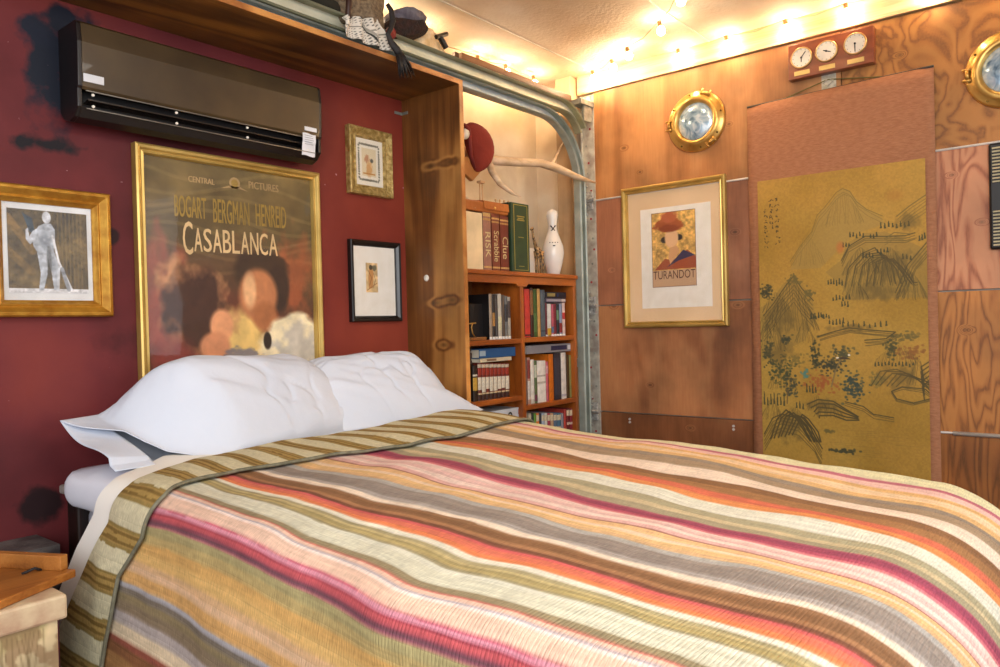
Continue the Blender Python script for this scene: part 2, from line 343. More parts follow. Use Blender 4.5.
# ------------------------------------------------------------------ the room
XD = 3.25                      # garage door plane
YR = 2.30                      # dark red panel wall
def z(r): return r+H
def SP(px, py):
    p = at(px, py, 1, YR); return p.x, p.z
def red_wall():
    m, nt, b = nodes('dark_red_paint'); L = nt.links
    tc = N(nt, 'ShaderNodeTexCoord'); n = N(nt, 'ShaderNodeTexNoise', sc=2.3); n.inputs['Detail'].default_value = 8; L.new(tc.outputs['Object'], n.inputs['Vector'])
    r = ramp(nt, [(.3, '#4e1a1e'), (.5, '#692629'), (.7, '#7a302b')]); L.new(n.outputs['Fac'], r.inputs[0])
    # warmer, redder towards the right
    sx = N(nt, 'ShaderNodeSeparateXYZ'); L.new(tc.outputs['Object'], sx.inputs[0])
    gx = N(nt, 'ShaderNodeMapRange'); gx.inputs[1].default_value = 1.5; gx.inputs[2].default_value = 2.0; L.new(sx.outputs[0], gx.inputs[0])
    mx = N(nt, 'ShaderNodeMix'); mx.data_type = 'RGBA'; L.new(gx.outputs[0], mx.inputs[0]); L.new(r.outputs[0], mx.inputs[6])
    r2 = ramp(nt, [(.35, '#7a2c20'), (.7, '#95402c')]); L.new(n.outputs['Fac'], r2.inputs[0]); L.new(r2.outputs[0], mx.inputs[7])
    cur = mx.outputs[2]
    # blue-black overspray stains with a ragged shape of their own
    for (cx, cz, rx, rz, col, hard) in ((*SP(50, 72), .055, .15, '#141a28', 1.), (*SP(32, 30), .05, .035, '#161c2c', 1.), (*SP(42, 143), .085, .022, '#141018', 1.), (*SP(112, 237), .02, .02, '#1c0c12', .9), (*SP(70, 25), .07, .05, '#121624', 1.),
                                    (*SP(40, 505), .06, .05, '#220c10', 1.), (1.25, z(-.02), .25, .05, '#3a0f14', .5)):
        d = N(nt, 'ShaderNodeVectorMath', operation='SUBTRACT'); L.new(tc.outputs['Object'], d.inputs[0]); d.inputs[1].default_value = (cx, YR, cz)
        dv = N(nt, 'ShaderNodeVectorMath', operation='DIVIDE'); L.new(d.outputs[0], dv.inputs[0]); dv.inputs[1].default_value = (rx, 10, rz)
        ln = N(nt, 'ShaderNodeVectorMath', operation='LENGTH'); L.new(dv.outputs[0], ln.inputs[0])
        n3 = N(nt, 'ShaderNodeTexNoise', sc=16.); n3.inputs['Detail'].default_value = 5; L.new(tc.outputs['Object'], n3.inputs['Vector'])
        su = N(nt, 'ShaderNodeMath', operation='MULTIPLY_ADD'); L.new(n3.outputs['Fac'], su.inputs[0]); su.inputs[1].default_value = 2.4; L.new(ln.outputs['Value'], su.inputs[2])
        mr = N(nt, 'ShaderNodeMapRange'); mr.inputs[1].default_value = 2.45; mr.inputs[2].default_value = 1.9; mr.inputs[4].default_value = hard; L.new(su.outputs[0], mr.inputs[0])
        m2 = N(nt, 'ShaderNodeMix'); m2.data_type = 'RGBA'; L.new(mr.outputs[0], m2.inputs[0]); L.new(cur, m2.inputs[6]); m2.inputs[7].default_value = rgba(col); cur = m2.outputs[2]
    # chips of bare plaster
    n4 = N(nt, 'ShaderNodeTexNoise', sc=38.); n4.inputs['Detail'].default_value = 3; L.new(tc.outputs['Object'], n4.inputs['Vector'])
    mr = N(nt, 'ShaderNodeMapRange'); mr.inputs[1].default_value = .765; mr.inputs[2].default_value = .785; L.new(n4.outputs['Fac'], mr.inputs[0])
    m3 = N(nt, 'ShaderNodeMix'); m3.data_type = 'RGBA'; L.new(mr.outputs[0], m3.inputs[0]); L.new(cur, m3.inputs[6]); m3.inputs[7].default_value = rgba('#b8909a')
    L.new(m3.outputs[2], b.inputs['Base Color']); b.inputs['Roughness'].default_value = .6; b.inputs['Specular IOR Level'].default_value = .3
    bp = N(nt, 'ShaderNodeBump'); bp.inputs['Strength'].default_value = .35; bp.inputs['Distance'].default_value = .01
    n5 = N(nt, 'ShaderNodeTexNoise', sc=7.); n5.inputs['Detail'].default_value = 9; L.new(tc.outputs['Object'], n5.inputs['Vector'])
    L.new(n5.outputs['Fac'], bp.inputs['Height']); L.new(bp.outputs[0], b.inputs['Normal'])
    return m
struct(MB().box((-1.5, YR, 0), (2.208, YR+.03, z(.97))).build('wall_left', red_wall()))
plaster = mat('plaster', '#e9dcc4', .85, col2='#cfb995', ns=3.2, bump=.5, bs=9)
struct(MB().box((-1.5, 2.40, 0), (XD+.35, 2.45, 2.30)).build('wall_back', plaster))
struct(MB().box((XD+.05, 2.09, 0), (XD+.1, 2.45, 2.30)).build('wall_right', plaster))
ceilm = mat('ceiling_board', '#eadcc8', .8, col2='#d2b896', ns=2.6, bump=.5, bs=60)
CZ = z(1.25)
struct(MB().box((-1.5, -2.6, CZ), (XD+.12, 2.45, CZ+.04)).build('ceiling', ceilm))
trimw = mat('caulk', '#f0e4cc', .7)
for i, (y0, xa) in enumerate(((1.975, 1.3), (1.38, 1.0))):
    struct(MB().box((xa, y0-.004, CZ-.003), (XD, y0+.004, CZ+.001)).build('trim_%d' % (i+1), trimw))
struct(MB().box((-1.5, -2.6, -.04), (XD+.12, 2.45, 0)).build('floor', wood('floor_boards', '#3a2214', '#5a3620', '#6c442a', stretch=(.6, 6, 6), rings=4, seed=5)))

# garage door clad in plywood: four sections, two sheets on each
door = bpy.data.objects.new('door_1', None); C.objects.link(door); door.location = (XD, .5, 0); struct(door)
zs = [0, .5335, 1.067, 1.598, 2.139]; YJ = .83
PLY = {  # (section, side): dark, mid, light, stretch, rings
    (3, 0): ('#a0683a', '#b97c46', '#ca8f58', (3, 3.2, .8), 3.5, 1), (3, 1): ('#7e4e1e', '#a0662a', '#b07636', (3, 5.2, 4.2), 8., 21),
    (2, 0): ('#9c6244', '#b87854', '#c98a66', (3, 3.0, .9), 4., 5), (2, 1): ('#94563a', '#b87550', '#ca8c64', (3, 8.5, 1.5), 10., 30),
    (1, 0): ('#965c36', '#b07246', '#c08454', (3, 3., 1.), 4., 12), (1, 1): ('#84501f', '#ae6c30', '#c07e3c', (3, 8.5, 1.3), 10., 44),
    (0, 0): ('#744422', '#8c5632', '#9e683e', (3, 3., .9), 4., 17), (0, 1): ('#74440f', '#9a5a22', '#ac6a2c', (3, 8.5, 1.4), 10., 52)}
KN = ((3, 0, 729, 124, .010), (3, 0, 624, 148, .012), (3, 0, 640, 172, .008), (2, 0, 735, 232, .012), (2, 0, 612, 270, .010), (1, 0, 614, 306, .014), (1, 0, 738, 305, .014), (1, 0, 650, 385, .010), (2, 1, 982, 222, .010), (2, 1, 952, 175, .010), (1, 1, 966, 330, .014), (3, 1, 900, 55, .012), (0, 0, 690, 428, .012))
for (i, sd), (d, mdl, l, st, rg, seed) in PLY.items():
    ya, yb = (YJ+.0015, 2.0) if sd == 0 else (-1.6, YJ-.0015)
    m = wood('plywood_%d_%d' % (i, sd), d, mdl, l, stretch=st, rings=rg, seed=seed, fiber=.3 if sd else .5, dist=1.5, rough=.55, coat=.05, blotch=.2 if sd else .32, sharp=bool(sd), kamp=.3 if sd else .45, knots=[((0, at(px, py, 0, XD).y-.5, at(px, py, 0, XD).z), kr, kr*.6) for (pi, ps, px, py, kr) in KN if (pi, ps) == (i, sd)])
    MB().box((XD, ya, zs[i]+.003), (XD+.02, yb, zs[i+1]-.003)).build('plywood_sheet', m, door, bevel=.001)
MB().box((XD+.02, -1.6, 0), (XD+.05, 2.08, 2.139)).build('door_core', mat('door_skin', '#b9b2a4', .5, .3), door)
ALU_GAP = mat('aluminium_gap_light', '#e6e4e0', .35, .4)  # bolt metal, also the pale colour of light in the door gaps
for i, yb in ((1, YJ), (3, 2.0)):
    MB().tube([(XD-.001, -1.6, zs[i]), (XD-.001, .7 if i == 1 else 2., zs[i])], .0045, 8).build('seam_light_strip', ALU_GAP, door)  # pale strip stands for light coming through the gap between sections
MB().tube([(XD-.004, -1.6, zs[1]-.003), (XD-.004, .46, zs[1]-.001)], .008, 8).build('seam_light_strip', ALU_GAP, door, smooth=True)
# door edge: galvanised stile with hinges and rollers
stile = MB().box((XD-.006, 2.0, 0), (XD+.02, 2.072, 2.13)); stile.box((XD-.014, 2.066, 0), (XD-.004, 2.074, 2.13))
STILE = mat('worn_stile', '#c6c4b6', .5, .15, col2='#9c9288', ns=22, bump=.3, bs=40)
stile.build('edge_stile', STILE, door, bevel=.001)
dots = MB()
for k in range(26):
    zz = .15+k*.075+random.uniform(-.02, .02); yy = 2.03+random.uniform(-.02, .02)
    dots.lathe([(.0, -.008), (.006, -.008), (.006, -.0062)], (XD, yy, zz), 'x', 8, mi=k % 2)
dots.build('rivet', [mat('red_marker', '#a8323a', .6), STEEL], door)
def hinge(zz):
    h = MB(); h.box((XD-.02, 2.01, zz-.045), (XD-.007, 2.06, zz+.045))
    h.tube([(XD-.03, 1.99, zz), (XD-.03, 2.07, zz)], .011, 10); h.tube([(XD-.045, 1.995, zz+.004), (XD-.045, 2.12, zz+.004)], .0055, 8)
    for dz in (-.07, -.03, .03, .07): h.lathe([(0, -.03), (.007, -.03), (.007, -.02)], (XD, 2.04, zz+dz), 'x', 8)
    o = h.build('hinge', mat('zinc', '#d0cec8', .4, .3, col2='#8c8a84', ns=60), door, bevel=.0015); return o
for zz in (zs[1], zs[2], zs[3], zs[4]-.06): hinge(zz)
for yy, zz in ((1.835, zs[1]-.03), (1.835, zs[1]-.045), (1.31, zs[1]-.03), (1.31, zs[1]-.045)):
    MB().lathe([(0, -.005), (.006, -.005), (.006, 0)], (XD, yy, zz), 'x', 8).build('bolt', ALU_GAP, door)

header = wood('cream_timber', '#c9a06a', '#ead2a4', '#f5e6c6', stretch=(4, .7, 6), rings=3, seed=14, fiber=.5, coat=0, rough=.6, blotch=.12)
struct(MB().box((XD-.012, -1.6, 2.141), (XD+.05, 2.09, CZ)).build('trim_3', header, bevel=.002))
struct(MB().box((XD-.06, 2.10, 0), (XD+.05, 2.19, CZ-.002)).build('trim_4', wood('jamb_timber', '#b98a56', '#d8ae7c', '#e6c498', stretch=(5, 5, .5), rings=3, seed=19, coat=0, rough=.7)))

# niche boards
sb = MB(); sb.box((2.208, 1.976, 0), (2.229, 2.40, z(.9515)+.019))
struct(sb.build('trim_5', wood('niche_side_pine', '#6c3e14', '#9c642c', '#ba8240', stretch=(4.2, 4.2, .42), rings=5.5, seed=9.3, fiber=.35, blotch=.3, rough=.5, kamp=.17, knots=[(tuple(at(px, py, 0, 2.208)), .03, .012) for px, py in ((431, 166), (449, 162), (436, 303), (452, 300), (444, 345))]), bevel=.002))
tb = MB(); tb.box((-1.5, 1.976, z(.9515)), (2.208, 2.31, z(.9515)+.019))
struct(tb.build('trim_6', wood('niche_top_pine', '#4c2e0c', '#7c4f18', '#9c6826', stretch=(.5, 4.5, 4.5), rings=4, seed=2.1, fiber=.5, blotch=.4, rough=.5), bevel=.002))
EDG = wood('raw_edge', '#a8642a', '#c88440', '#d89850', stretch=(3, 3, 3), rings=3, seed=4)
struct(MB().box((-1.5, 1.972, z(.9515)), (2.229, 1.9762, z(.9515)+.0188)).build('trim_8', EDG))
struct(MB().box((2.2082, 1.972, 0), (2.229, 1.9762, z(.9515))).build('trim_9', EDG))
kn = MB()
kn.lathe([(0, -.004), (.012, -.004), (.014, 0)], (2.208, 2.18, z(.20)), 'x', 12)
tag(kn.build('cover_plug', PAPER, smooth=True), 'small round white plug set in the tall brown board', 'plug')
br = MB(); br.box((2.165, 2.297, z(.890)), (2.207, 2.2995, z(.902))); br.box((2.2045, 2.262, z(.890)), (2.2075, 2.2995, z(.902)))
tag(br.build('corner_bracket', STEEL, bevel=.001), 'small steel bracket where the tall board meets the top board and red wall', 'bracket')
struct(MB().box((-1.5, 2.14, 0), (.78, YR, z(-.545))).build('trim_7', mat('dark_ledge', '#6b6562', .6, col2='#3c3536', ns=9, bump=.4)))

# door tracks (low headroom: straight upper track, curved lower one)
TRK = mat('painted_track', '#9a9a80', .45, .25, col2='#85866c', ns=12)
TRKW = mat('track_web', '#d6d3bc', .5, .2, col2='#c4c0a6', ns=9)
def track(path, wd, name, web, parent, TRK=TRK):
    """C channel swept along a path of (x, z) in a plane of constant y"""
    Pm, Pa, Pb = [], [], []
    for i, (x, zz) in enumerate(path):
        a = path[max(i-1, 0)]; b = path[min(i+1, len(path)-1)]; tx, tz = b[0]-a[0], b[1]-a[1]; l = math.hypot(tx, tz); nx, nz = -tz/l, tx/l
        Pm.append((x, zz, nx, nz))
    prof = [(-.5, 2.012), (-.42, 2.007), (-.5, 2.014), (-.5, 2.045), (.5, 2.045), (.5, 2.014), (.42, 2.007), (.5, 2.012)]
    w = MB(); P = [[(x+nx*wd*q, y, zz+nz*wd*q) for q, y in ((-.5, 2.045), (.5, 2.045))] for x, zz, nx, nz in Pm]; w.grid(P)
    w.build('web', web, parent, solid=.002)
    for sgn in (-.5, .5):
        e = MB(); P = [[(x+nx*wd*(sgn*(1-dq)), y, zz+nz*wd*(sgn*(1-dq))) for dq, y in ((0, 2.046), (0, 2.012), (.1, 2.006), (.22, 2.012))] for x, zz, nx, nz in Pm]; e.grid(P)
        e.build('flange', TRK, parent, solid=.0025)
t = thing('door_track', (2.4, 2.03, z(1.04)), 'long straight grey-green metal garage track with cream web, under the ceiling', 'track')
up = [(x, z(1.045)) for x in np.linspace(-1.4, 3.0, 30)]+[(3.0+.2*math.sin(a), z(1.045)-.2*(1-math.cos(a))) for a in np.linspace(.1, 1.0, 9)]
track(up, .058, 'upper', TRKW, t)
t = thing('door_track', (3.145, 2.03, 0), 'curved grey metal garage track bending down beside the bookcase to the floor', 'track')
R0 = .31; xc, zc = 3.145-R0, z(.985)-R0
lo = [(x, z(.985)) for x in np.linspace(-1.4, xc, 30)]+[(xc+R0*math.sin(a), zc+R0*math.cos(a)) for a in np.linspace(.06, PI/2, 20)]+[(3.145, zz) for zz in np.linspace(zc-.1, .0, 12)]
track(lo, .047, 'lower', mat('track_web_grey', '#c2cacb', .5, .2, col2='#aab4b6', ns=9), t, TRK=mat('track_pale', '#a9b0a6', .45, .25, col2='#8d9488', ns=12))
for zz in (z(-.2),):
    MB().box((3.12, 2.047, zz-.02), (3.20, 2.098, zz+.02)).build('track_bracket', STEEL, t, bevel=.001)
ub = MB(); ub.box((3.12, 1.99, z(1.075)), (3.24, 2.05, z(1.10))).box((3.16, 2.0, z(1.0)), (3.23, 2.012, z(1.10)))
tag(ub.build('track_mounting_plate', STEEL, bevel=.001), 'small steel plate holding the tracks in the corner below the header', 'bracket')
# brown plank lying on top of the track
pk = MB(); pk.box((2.32, 2.05, z(1.078)), (3.14, 2.26, z(1.098))).box((2.32, 2.052, z(1.098)), (3.13, 2.07, z(1.126))).box((2.32, 2.09, z(1.098)), (3.15, 2.11, z(1.138)))
tag(pk.build('storage_plank', wood('plank_brown', '#3c1c06', '#6a3812', '#8c5220', stretch=(.5, 9, 9), rings=5, seed=31), bevel=.002), 'long brown plank on top of the tracks, close under the ceiling', 'plank')

# ------------------------------------------------------------------ string lights
BULB = mat('lit_bulb', '#fff1d8', .3, emit=('#ffe0b4', 150))
SOCK = mat('bulb_socket', '#8a6436', .5, .3)
A = [(2.42, 1.03), (2.635, 1.234), (2.847, 1.424), (3.012, 1.667), (3.10, 1.80), (3.17, 1.95)]
Bq = [(3.205, 1.514), (3.205, 1.286), (3.205, 1.031), (3.205, .795), (3.205, .5), (3.205, .2)]
Cq = [(1.95, 2.20), (2.2, 2.22), (2.62, 2.22), (2.80, 2.2), (3.02, 2.2)]
def lights(pts, zb, lab, seed):
    t = thing('string_lights', (pts[0][0], pts[0][1], z(zb)), lab, 'string lights')
    rnd = random.Random(seed); cord = []
    for i, (x, y) in enumerate(pts):
        top = Vector((x-.004, y+.002, min(z(zb)+.035, CZ-.006))); cord.append(top)
        if i < len(pts)-1:
            nx, ny = pts[i+1]; cord.append(Vector(((x+nx)/2, (y+ny)/2, top.z-.014)))
        MB().tube([top, top+Vector((.003, -.003, -.022))], .0085, 10).build('socket', SOCK, t, smooth=False)
        c = top+Vector((.005, -.006, -.040))
        MB().lathe([(.004, .020), (.008, .018), (.014, .011), (.0172, 0), (.015, -.010), (.008, -.0165), (.001, -.0185)], c, 'z', 16).build('bulb', BULB, t, smooth=True)
    MB().tube(cord, .0022, 6).build('cord', mat('cord', '#c8a878', .6), t, smooth=True)
    return t
lights(A, 1.20, 'string of lit globe bulbs sagging diagonally across the ceiling towards the corner', 1)
lights(Bq, 1.205, 'row of lit globe bulbs along the cream header above the plywood door', 2)
lights(Cq, 1.195, 'row of lit bulbs behind the brown plank over the bookcase', 3)

# ------------------------------------------------------------------ bed
def ztop(y): return H-.335-.04*(2.0-y)
X0, X1, Y0 = .745, 2.19, .095
def drape(s, t, off=0., wr=1.):
    s = np.asarray(s, float); t = np.asarray(t, float)
    rs, rf = .07, .23
    al = np.maximum(0, X0+rs-s); ar = np.maximum(0, s-(X1-rs)); b = np.maximum(0, (Y0+rf)-t)
    a = al+ar; d = np.hypot(a, b)+1e-9; r = (a*rs+b*rf)/(a+b+1e-9)+1e-6
    th = np.minimum(d/r, PI/2); ex = np.maximum(0, d-r*PI/2)
    hh = (r+off)*np.sin(th)+.10*ex; vv = (r+off)*(1-np.cos(th))+ex
    cx = np.clip(s, X0+rs, X1-rs); cy = np.clip(t, Y0+rf, 9)
    x = cx+np.where(ar > 0, 1, -1)*a/d*hh; y = cy-b/d*hh
    zz = ztop(np.maximum(y, Y0))-vv+off
    k = np.clip((s-1.1)/.4, 0, 1); k = k*k*(3-2*k)
    x = x-.092*k*np.clip((1.35-t)/.8, 0, 1.2)-.036*np.clip((1.5-t)/.7, 0, 1)*(1-np.clip((s-.85)/.3, 0, 1))
    n = fbm(s*3.1+4, t*2.3+1, 5, 3)-.5; n2 = fbm(s*1.7+1, t*5+3, 9, 3)-.5; n3 = fbm(s*7, t*5, 29, 2)-.5
    edge = np.clip(ex/.1, 0, 1)
    x = x+wr*(.035*n2*(1-edge)+edge*.03*n2*np.sign(s-1.4)); zz = zz+wr*(1-edge)*(.030*n+.012*n3); y = y+wr*edge*np.where(b > 0, .05*n, 0)
    return np.stack([x, y, zz], -1)
q2s = lambda q: np.interp(q, [0, .67, .81, 3], [.03, .70, .81, 3])
t_out = lambda s: np.interp(s, [.1, .28, .45, .6, .70, .78, .85, 1.0, 1.3, 2.1, 2.3], [2.12, 2.04, 1.93, 1.83, 1.77, 1.76, 1.79, 1.86, 1.92, 1.97, 1.97])
t_in = lambda s: np.interp(s, [.1, .3, .45, .6, .7, .78, .85, 1.0, 1.25, 1.5, 1.8, 2.1, 2.3], [1.74, 1.73, 1.71, 1.66, 1.59, 1.58, 1.62, 1.66, 1.64, 1.58, 1.58, 1.62, 1.62])
STR = [  # left boundary in unfolded width, colour
 (0, '#8a6238'), (.20, '#a8703a'), (.24, '#c8b48c'), (.27, '#97896a'), (.33, '#8c5a30'), (.36, '#9a6a3a'), (.40, '#7a4a2a'), (.425, '#8a4434'), (.44, '#d8c2a0'), (.47, '#a89c98'), (.495, '#7a6850'), (.52, '#80704e'), (.535, '#6f6458'), (.548, '#a5a2a8'),
 (.558, '#cf9c5a'), (.585, '#d9b088'), (.60, '#d4a878'), (.613, '#d8ac64'), (.635, '#cf9f58'), (.655, '#b49c62'), (.675, '#a39664'), (.698, '#b05468'), (.7025, '#5f3a44'),
 (.711, '#8a3a4a'), (.716, '#b84a50'), (.728, '#8a2c3c'), (.732, '#d4889a'), (.743, '#b83c50'), (.746, '#e2bca4'), (.782, '#ecd8d0'), (.792, '#8f8a9c'), (.795, '#e2bca6'), (.808, '#c2504a'), (.811, '#8d8060'),
 (.830, '#d2d2bc'), (.872, '#d8d8c6'), (.885, '#8f8560'), (.893, '#b8a468'), (.900, '#9a8c5c'), (.908, '#c2b07a'), (.916, '#99906a'), (.925, '#e0dcca'),
 (.942, '#e07c4a'), (.957, '#d46a52'), (.975, '#cf5658'), (.985, '#6a3f2c'), (.998, '#a0704a'), (1.012, '#7c5536'), (1.037, '#8c6444'), (1.048, '#e8d6c0'), (1.068, '#a39a94'), (1.085, '#857a72'), (1.115, '#8c8076'), (1.14, '#a8a49e'), (1.162, '#d2a878'),
 (1.18, '#dcb47a'), (1.205, '#e6c8a8'), (1.225, '#ddb07a'), (1.255, '#7a3c34'), (1.261, '#d8a8a0'), (1.285, '#e6ccc0'), (1.31, '#dab0a8'), (1.335, '#e4c4b8'), (1.362, '#cf7078'), (1.378, '#a84458'), (1.395, '#8e3a50'), (1.425, '#a04c5c'), (1.435, '#9c9274'), (1.47, '#c2b088'), (1.495, '#a09878'), (1.53, '#d8d6c4'), (1.60, '#d8864a'), (1.635, '#cc6248'), (1.675, '#986a40'), (1.72, '#805838'),
 (1.76, '#e8d2bc'), (1.835, '#9c8468'), (1.885, '#8c7c6c'), (1.915, '#d8ac70'), (1.95, '#e4c49c'), (1.99, '#d8a868'), (2.015, '#e4b8ac'), (2.05, '#b86070'), (2.07, '#d9d3a8'), (2.2, '#b0a070'), (2.25, '#e0c090'), (2.35, '#9a4a40'), (2.45, '#d8c0a0')]
def stripe(q, t):
    q = q+.0025*(fbm(q*40, t*6, 3, 2)-.5)*2
    xs = np.array([a for a, _ in STR]); cs = np.array([hexa(c) for _, c in STR])
    i = np.clip(np.searchsorted(xs, q)-1, 0, len(xs)-1); j = np.clip(i-1, 0, 99)
    w = np.clip((q-xs[i])/.006, 0, 1)[..., None]; c = cs[j]*(1-w)*.5+cs[i]*(1-(1-w)*.5)
    n = fbm(q*260, t*14, 8, 3)[..., None]-.5; n2 = fbm(q*12, t*90, 12, 3)[..., None]-.5
    c = c*.90+.10*np.array([.96, .90, .84])
    return np.clip(c*(1+.16*n+.12*n2), 0, 1)
SS = np.concatenate([np.linspace(.0, 1.0, 300, endpoint=False), np.linspace(1.0, 2.55, 320)])
TT = np.linspace(0, 1, 170)
S, T = np.meshgrid(SS, TT, indexing='ij')
tt = -.45+(t_out(S)+.45)*T
P = drape(S, tt)
QB = np.interp(S, [.03, .70, .81, 3], [0, .67, .81, 3])
Q = thing('bed_quilt', (1.45, 1.2, z(-.36)), 'multicoloured striped quilt spread over the bed, top edge folded back', 'quilt')
off = np.array(wloc(Q))
QM = vcol('quilt_cotton', .9, bump=.4, weave=(.030, .0065), spec=.15)
cm = colmesh('cover', P-off, stripe(QB, tt), QM, Q, uv=np.stack([S, tt], -1), smooth=True)
# folded-back band showing the underside
T2 = np.linspace(0, 1, 40); S2, TB = np.meshgrid(SS[::1], T2, indexing='ij')
ti, to = t_in(S2)+.004*np.sin(S2*23), t_out(S2); tb2 = ti+(to-ti)*TB
o2 = .010+.006*np.sin(TB*PI)
o2 = o2*np.clip((1-TB)/.06+.15, 0, 1)
PB = drape(S2, tb2, o2)
q = np.interp(S2, [.03, .70, .81, 3], [0, .67, .81, 3]); ph = ((q-.97)/.105)+.12*(TB-.5)*0; fr = np.abs(ph-np.round(ph))
fr = fr+.02*(fbm(S2*50, tb2*30, 2, 2)-.5)
cb = np.where((fr < .235)[..., None], hexa('#96804a'), hexa('#d0c8a6'))
cb = np.where((fr < .17)[..., None], hexa('#a88a50'), cb); cb = np.where((fr < .125)[..., None], hexa('#806636'), cb); cb = np.where((fr < .05)[..., None], hexa('#a98c50'), cb)
cb = cb*(1+.14*(fbm(S2*200, tb2*90, 4, 3)-.5)[..., None])
cb = np.where((TB < .035)[..., None], hexa('#75705c'), cb)
fb = colmesh('turned_back_band', PB-off, cb, QM, Q, uv=np.stack([S2, tb2], -1), smooth=True); fb['label'] = 'beige and tan striped underside folded back at the head'
hp = drape(SS, t_in(SS)+.004*np.sin(SS*23), .010*np.ones_like(SS))
MB().tube([tuple(p) for p in hp], .0045, 6).build('hem_binding', mat('grey_binding', '#7d7a66', .9, col2='#66634f', ns=50), Q, smooth=True)
# white top sheet showing between pillows and quilt
SA, TA = np.meshgrid(np.concatenate([np.linspace(.12, .95, 60), np.linspace(.97, 2.3, 60)]), np.linspace(0, 1, 30), indexing='ij')
ta = (t_out(SA)-.25)+(.25+np.interp(SA, [.1, .5, .8, 1., 1.4, 2.3], [.10, .09, .10, .16, .22, .22]))*TA
PS = drape(SA, ta, -.006, .9)
PS[..., 2] += .006*np.sin(TA*PI)*np.clip(TA*3-2, 0, 1)
tag(colmesh('top_sheet', PS, np.zeros(PS.shape)+hexa('#f2efe6'), vcol('sheet_cotton', .9, bump=.15, bs=30, spec=.2), smooth=True), 'white top sheet showing between the folded quilt and pillows', 'sheet')
# mattress and bed frame
def rbox(mb, a, b, r, n=6):
    """rounded box as superellipsoid-like grid"""
    c = [(a[i]+b[i])/2 for i in range(3)]; h = [(b[i]-a[i])/2 for i in range(3)]; rows = []
    for i in range(2*n*2+1):
        ph = -PI/2+PI*i/(4*n); row = []
        for k in range(16*n+1):
            th = 2*PI*k/(16*n); v = (math.cos(ph)*math.cos(th), math.cos(ph)*math.sin(th), math.sin(ph))
            mx = max(abs(t) for t in v); u = [t/mx for t in v]
            p = [u[j]*h[j] for j in range(3)]; core = [max(-(h[j]-r), min(h[j]-r, p[j])) for j in range(3)]
            dd = Vector([p[j]-core[j] for j in range(3)]); L = dd.length
            if L > 1e-9: dd = dd/L*r*min(1, L/r) if L < r else dd/L*r
            row.append(tuple(c[j]+core[j]+dd[j] for j in range(3)))
        rows.append(row)
    mb.grid(rows)
mm = MB(); rbox(mm, (.86, .30, z(-.66)), (2.02, 2.22, z(-.45)), .06)
mo = mm.build('mattress', mat('fitted_sheet', '#e6eaf4', .9, col2='#dde2ee', ns=3, bump=.2, bs=20), smooth=True)
tag(mo, 'mattress in a pale fitted sheet, its rounded corner showing under the left pillow', 'mattress')
hb = MB(); rbox(hb, (.80, 1.72, z(-.47)), (2.13, 2.2, z(-.352)), .055)
ho = hb.build('mattress_topper', MC['fitted_sheet'], mo, smooth=True)
bf = thing('bed', (1.45, 1.2, 0), 'dark wooden bed frame post and rail behind the turned quilt edge', 'bed frame')
DW = wood('dark_bed_wood', '#1c0e08', '#341a0e', '#4a2818', stretch=(6, 6, .8), rings=3, seed=41)
MB().box((.80, .32, z(-.78)), (2.08, 2.2, z(-.662))).build('slatted_base', DW, bf, bevel=.004)
for x in (.80, 2.01):
    for y in (.34, 2.13): MB().box((x, y, 0), (x+.07, y+.07, z(-.78))).build('leg', DW, bf, bevel=.004)
pst = MB(); pst.box((.85, 2.205, 0), (.925, 2.275, z(-.44))); pst.build('headpost', DW, bf, bevel=.006)
pst = MB(); pst.box((2.06, 2.205, 0), (2.13, 2.275, z(-.44))); pst.build('headpost', DW, bf, bevel=.006)
cp = MB(); cp.box((.832, 2.19, z(-.4395)), (.935, 2.28, z(-.415)))
cp.build('post_cap', mat('grey_cap', '#a39a92', .6, col2='#6d625c', ns=20), bf, bevel=.006)

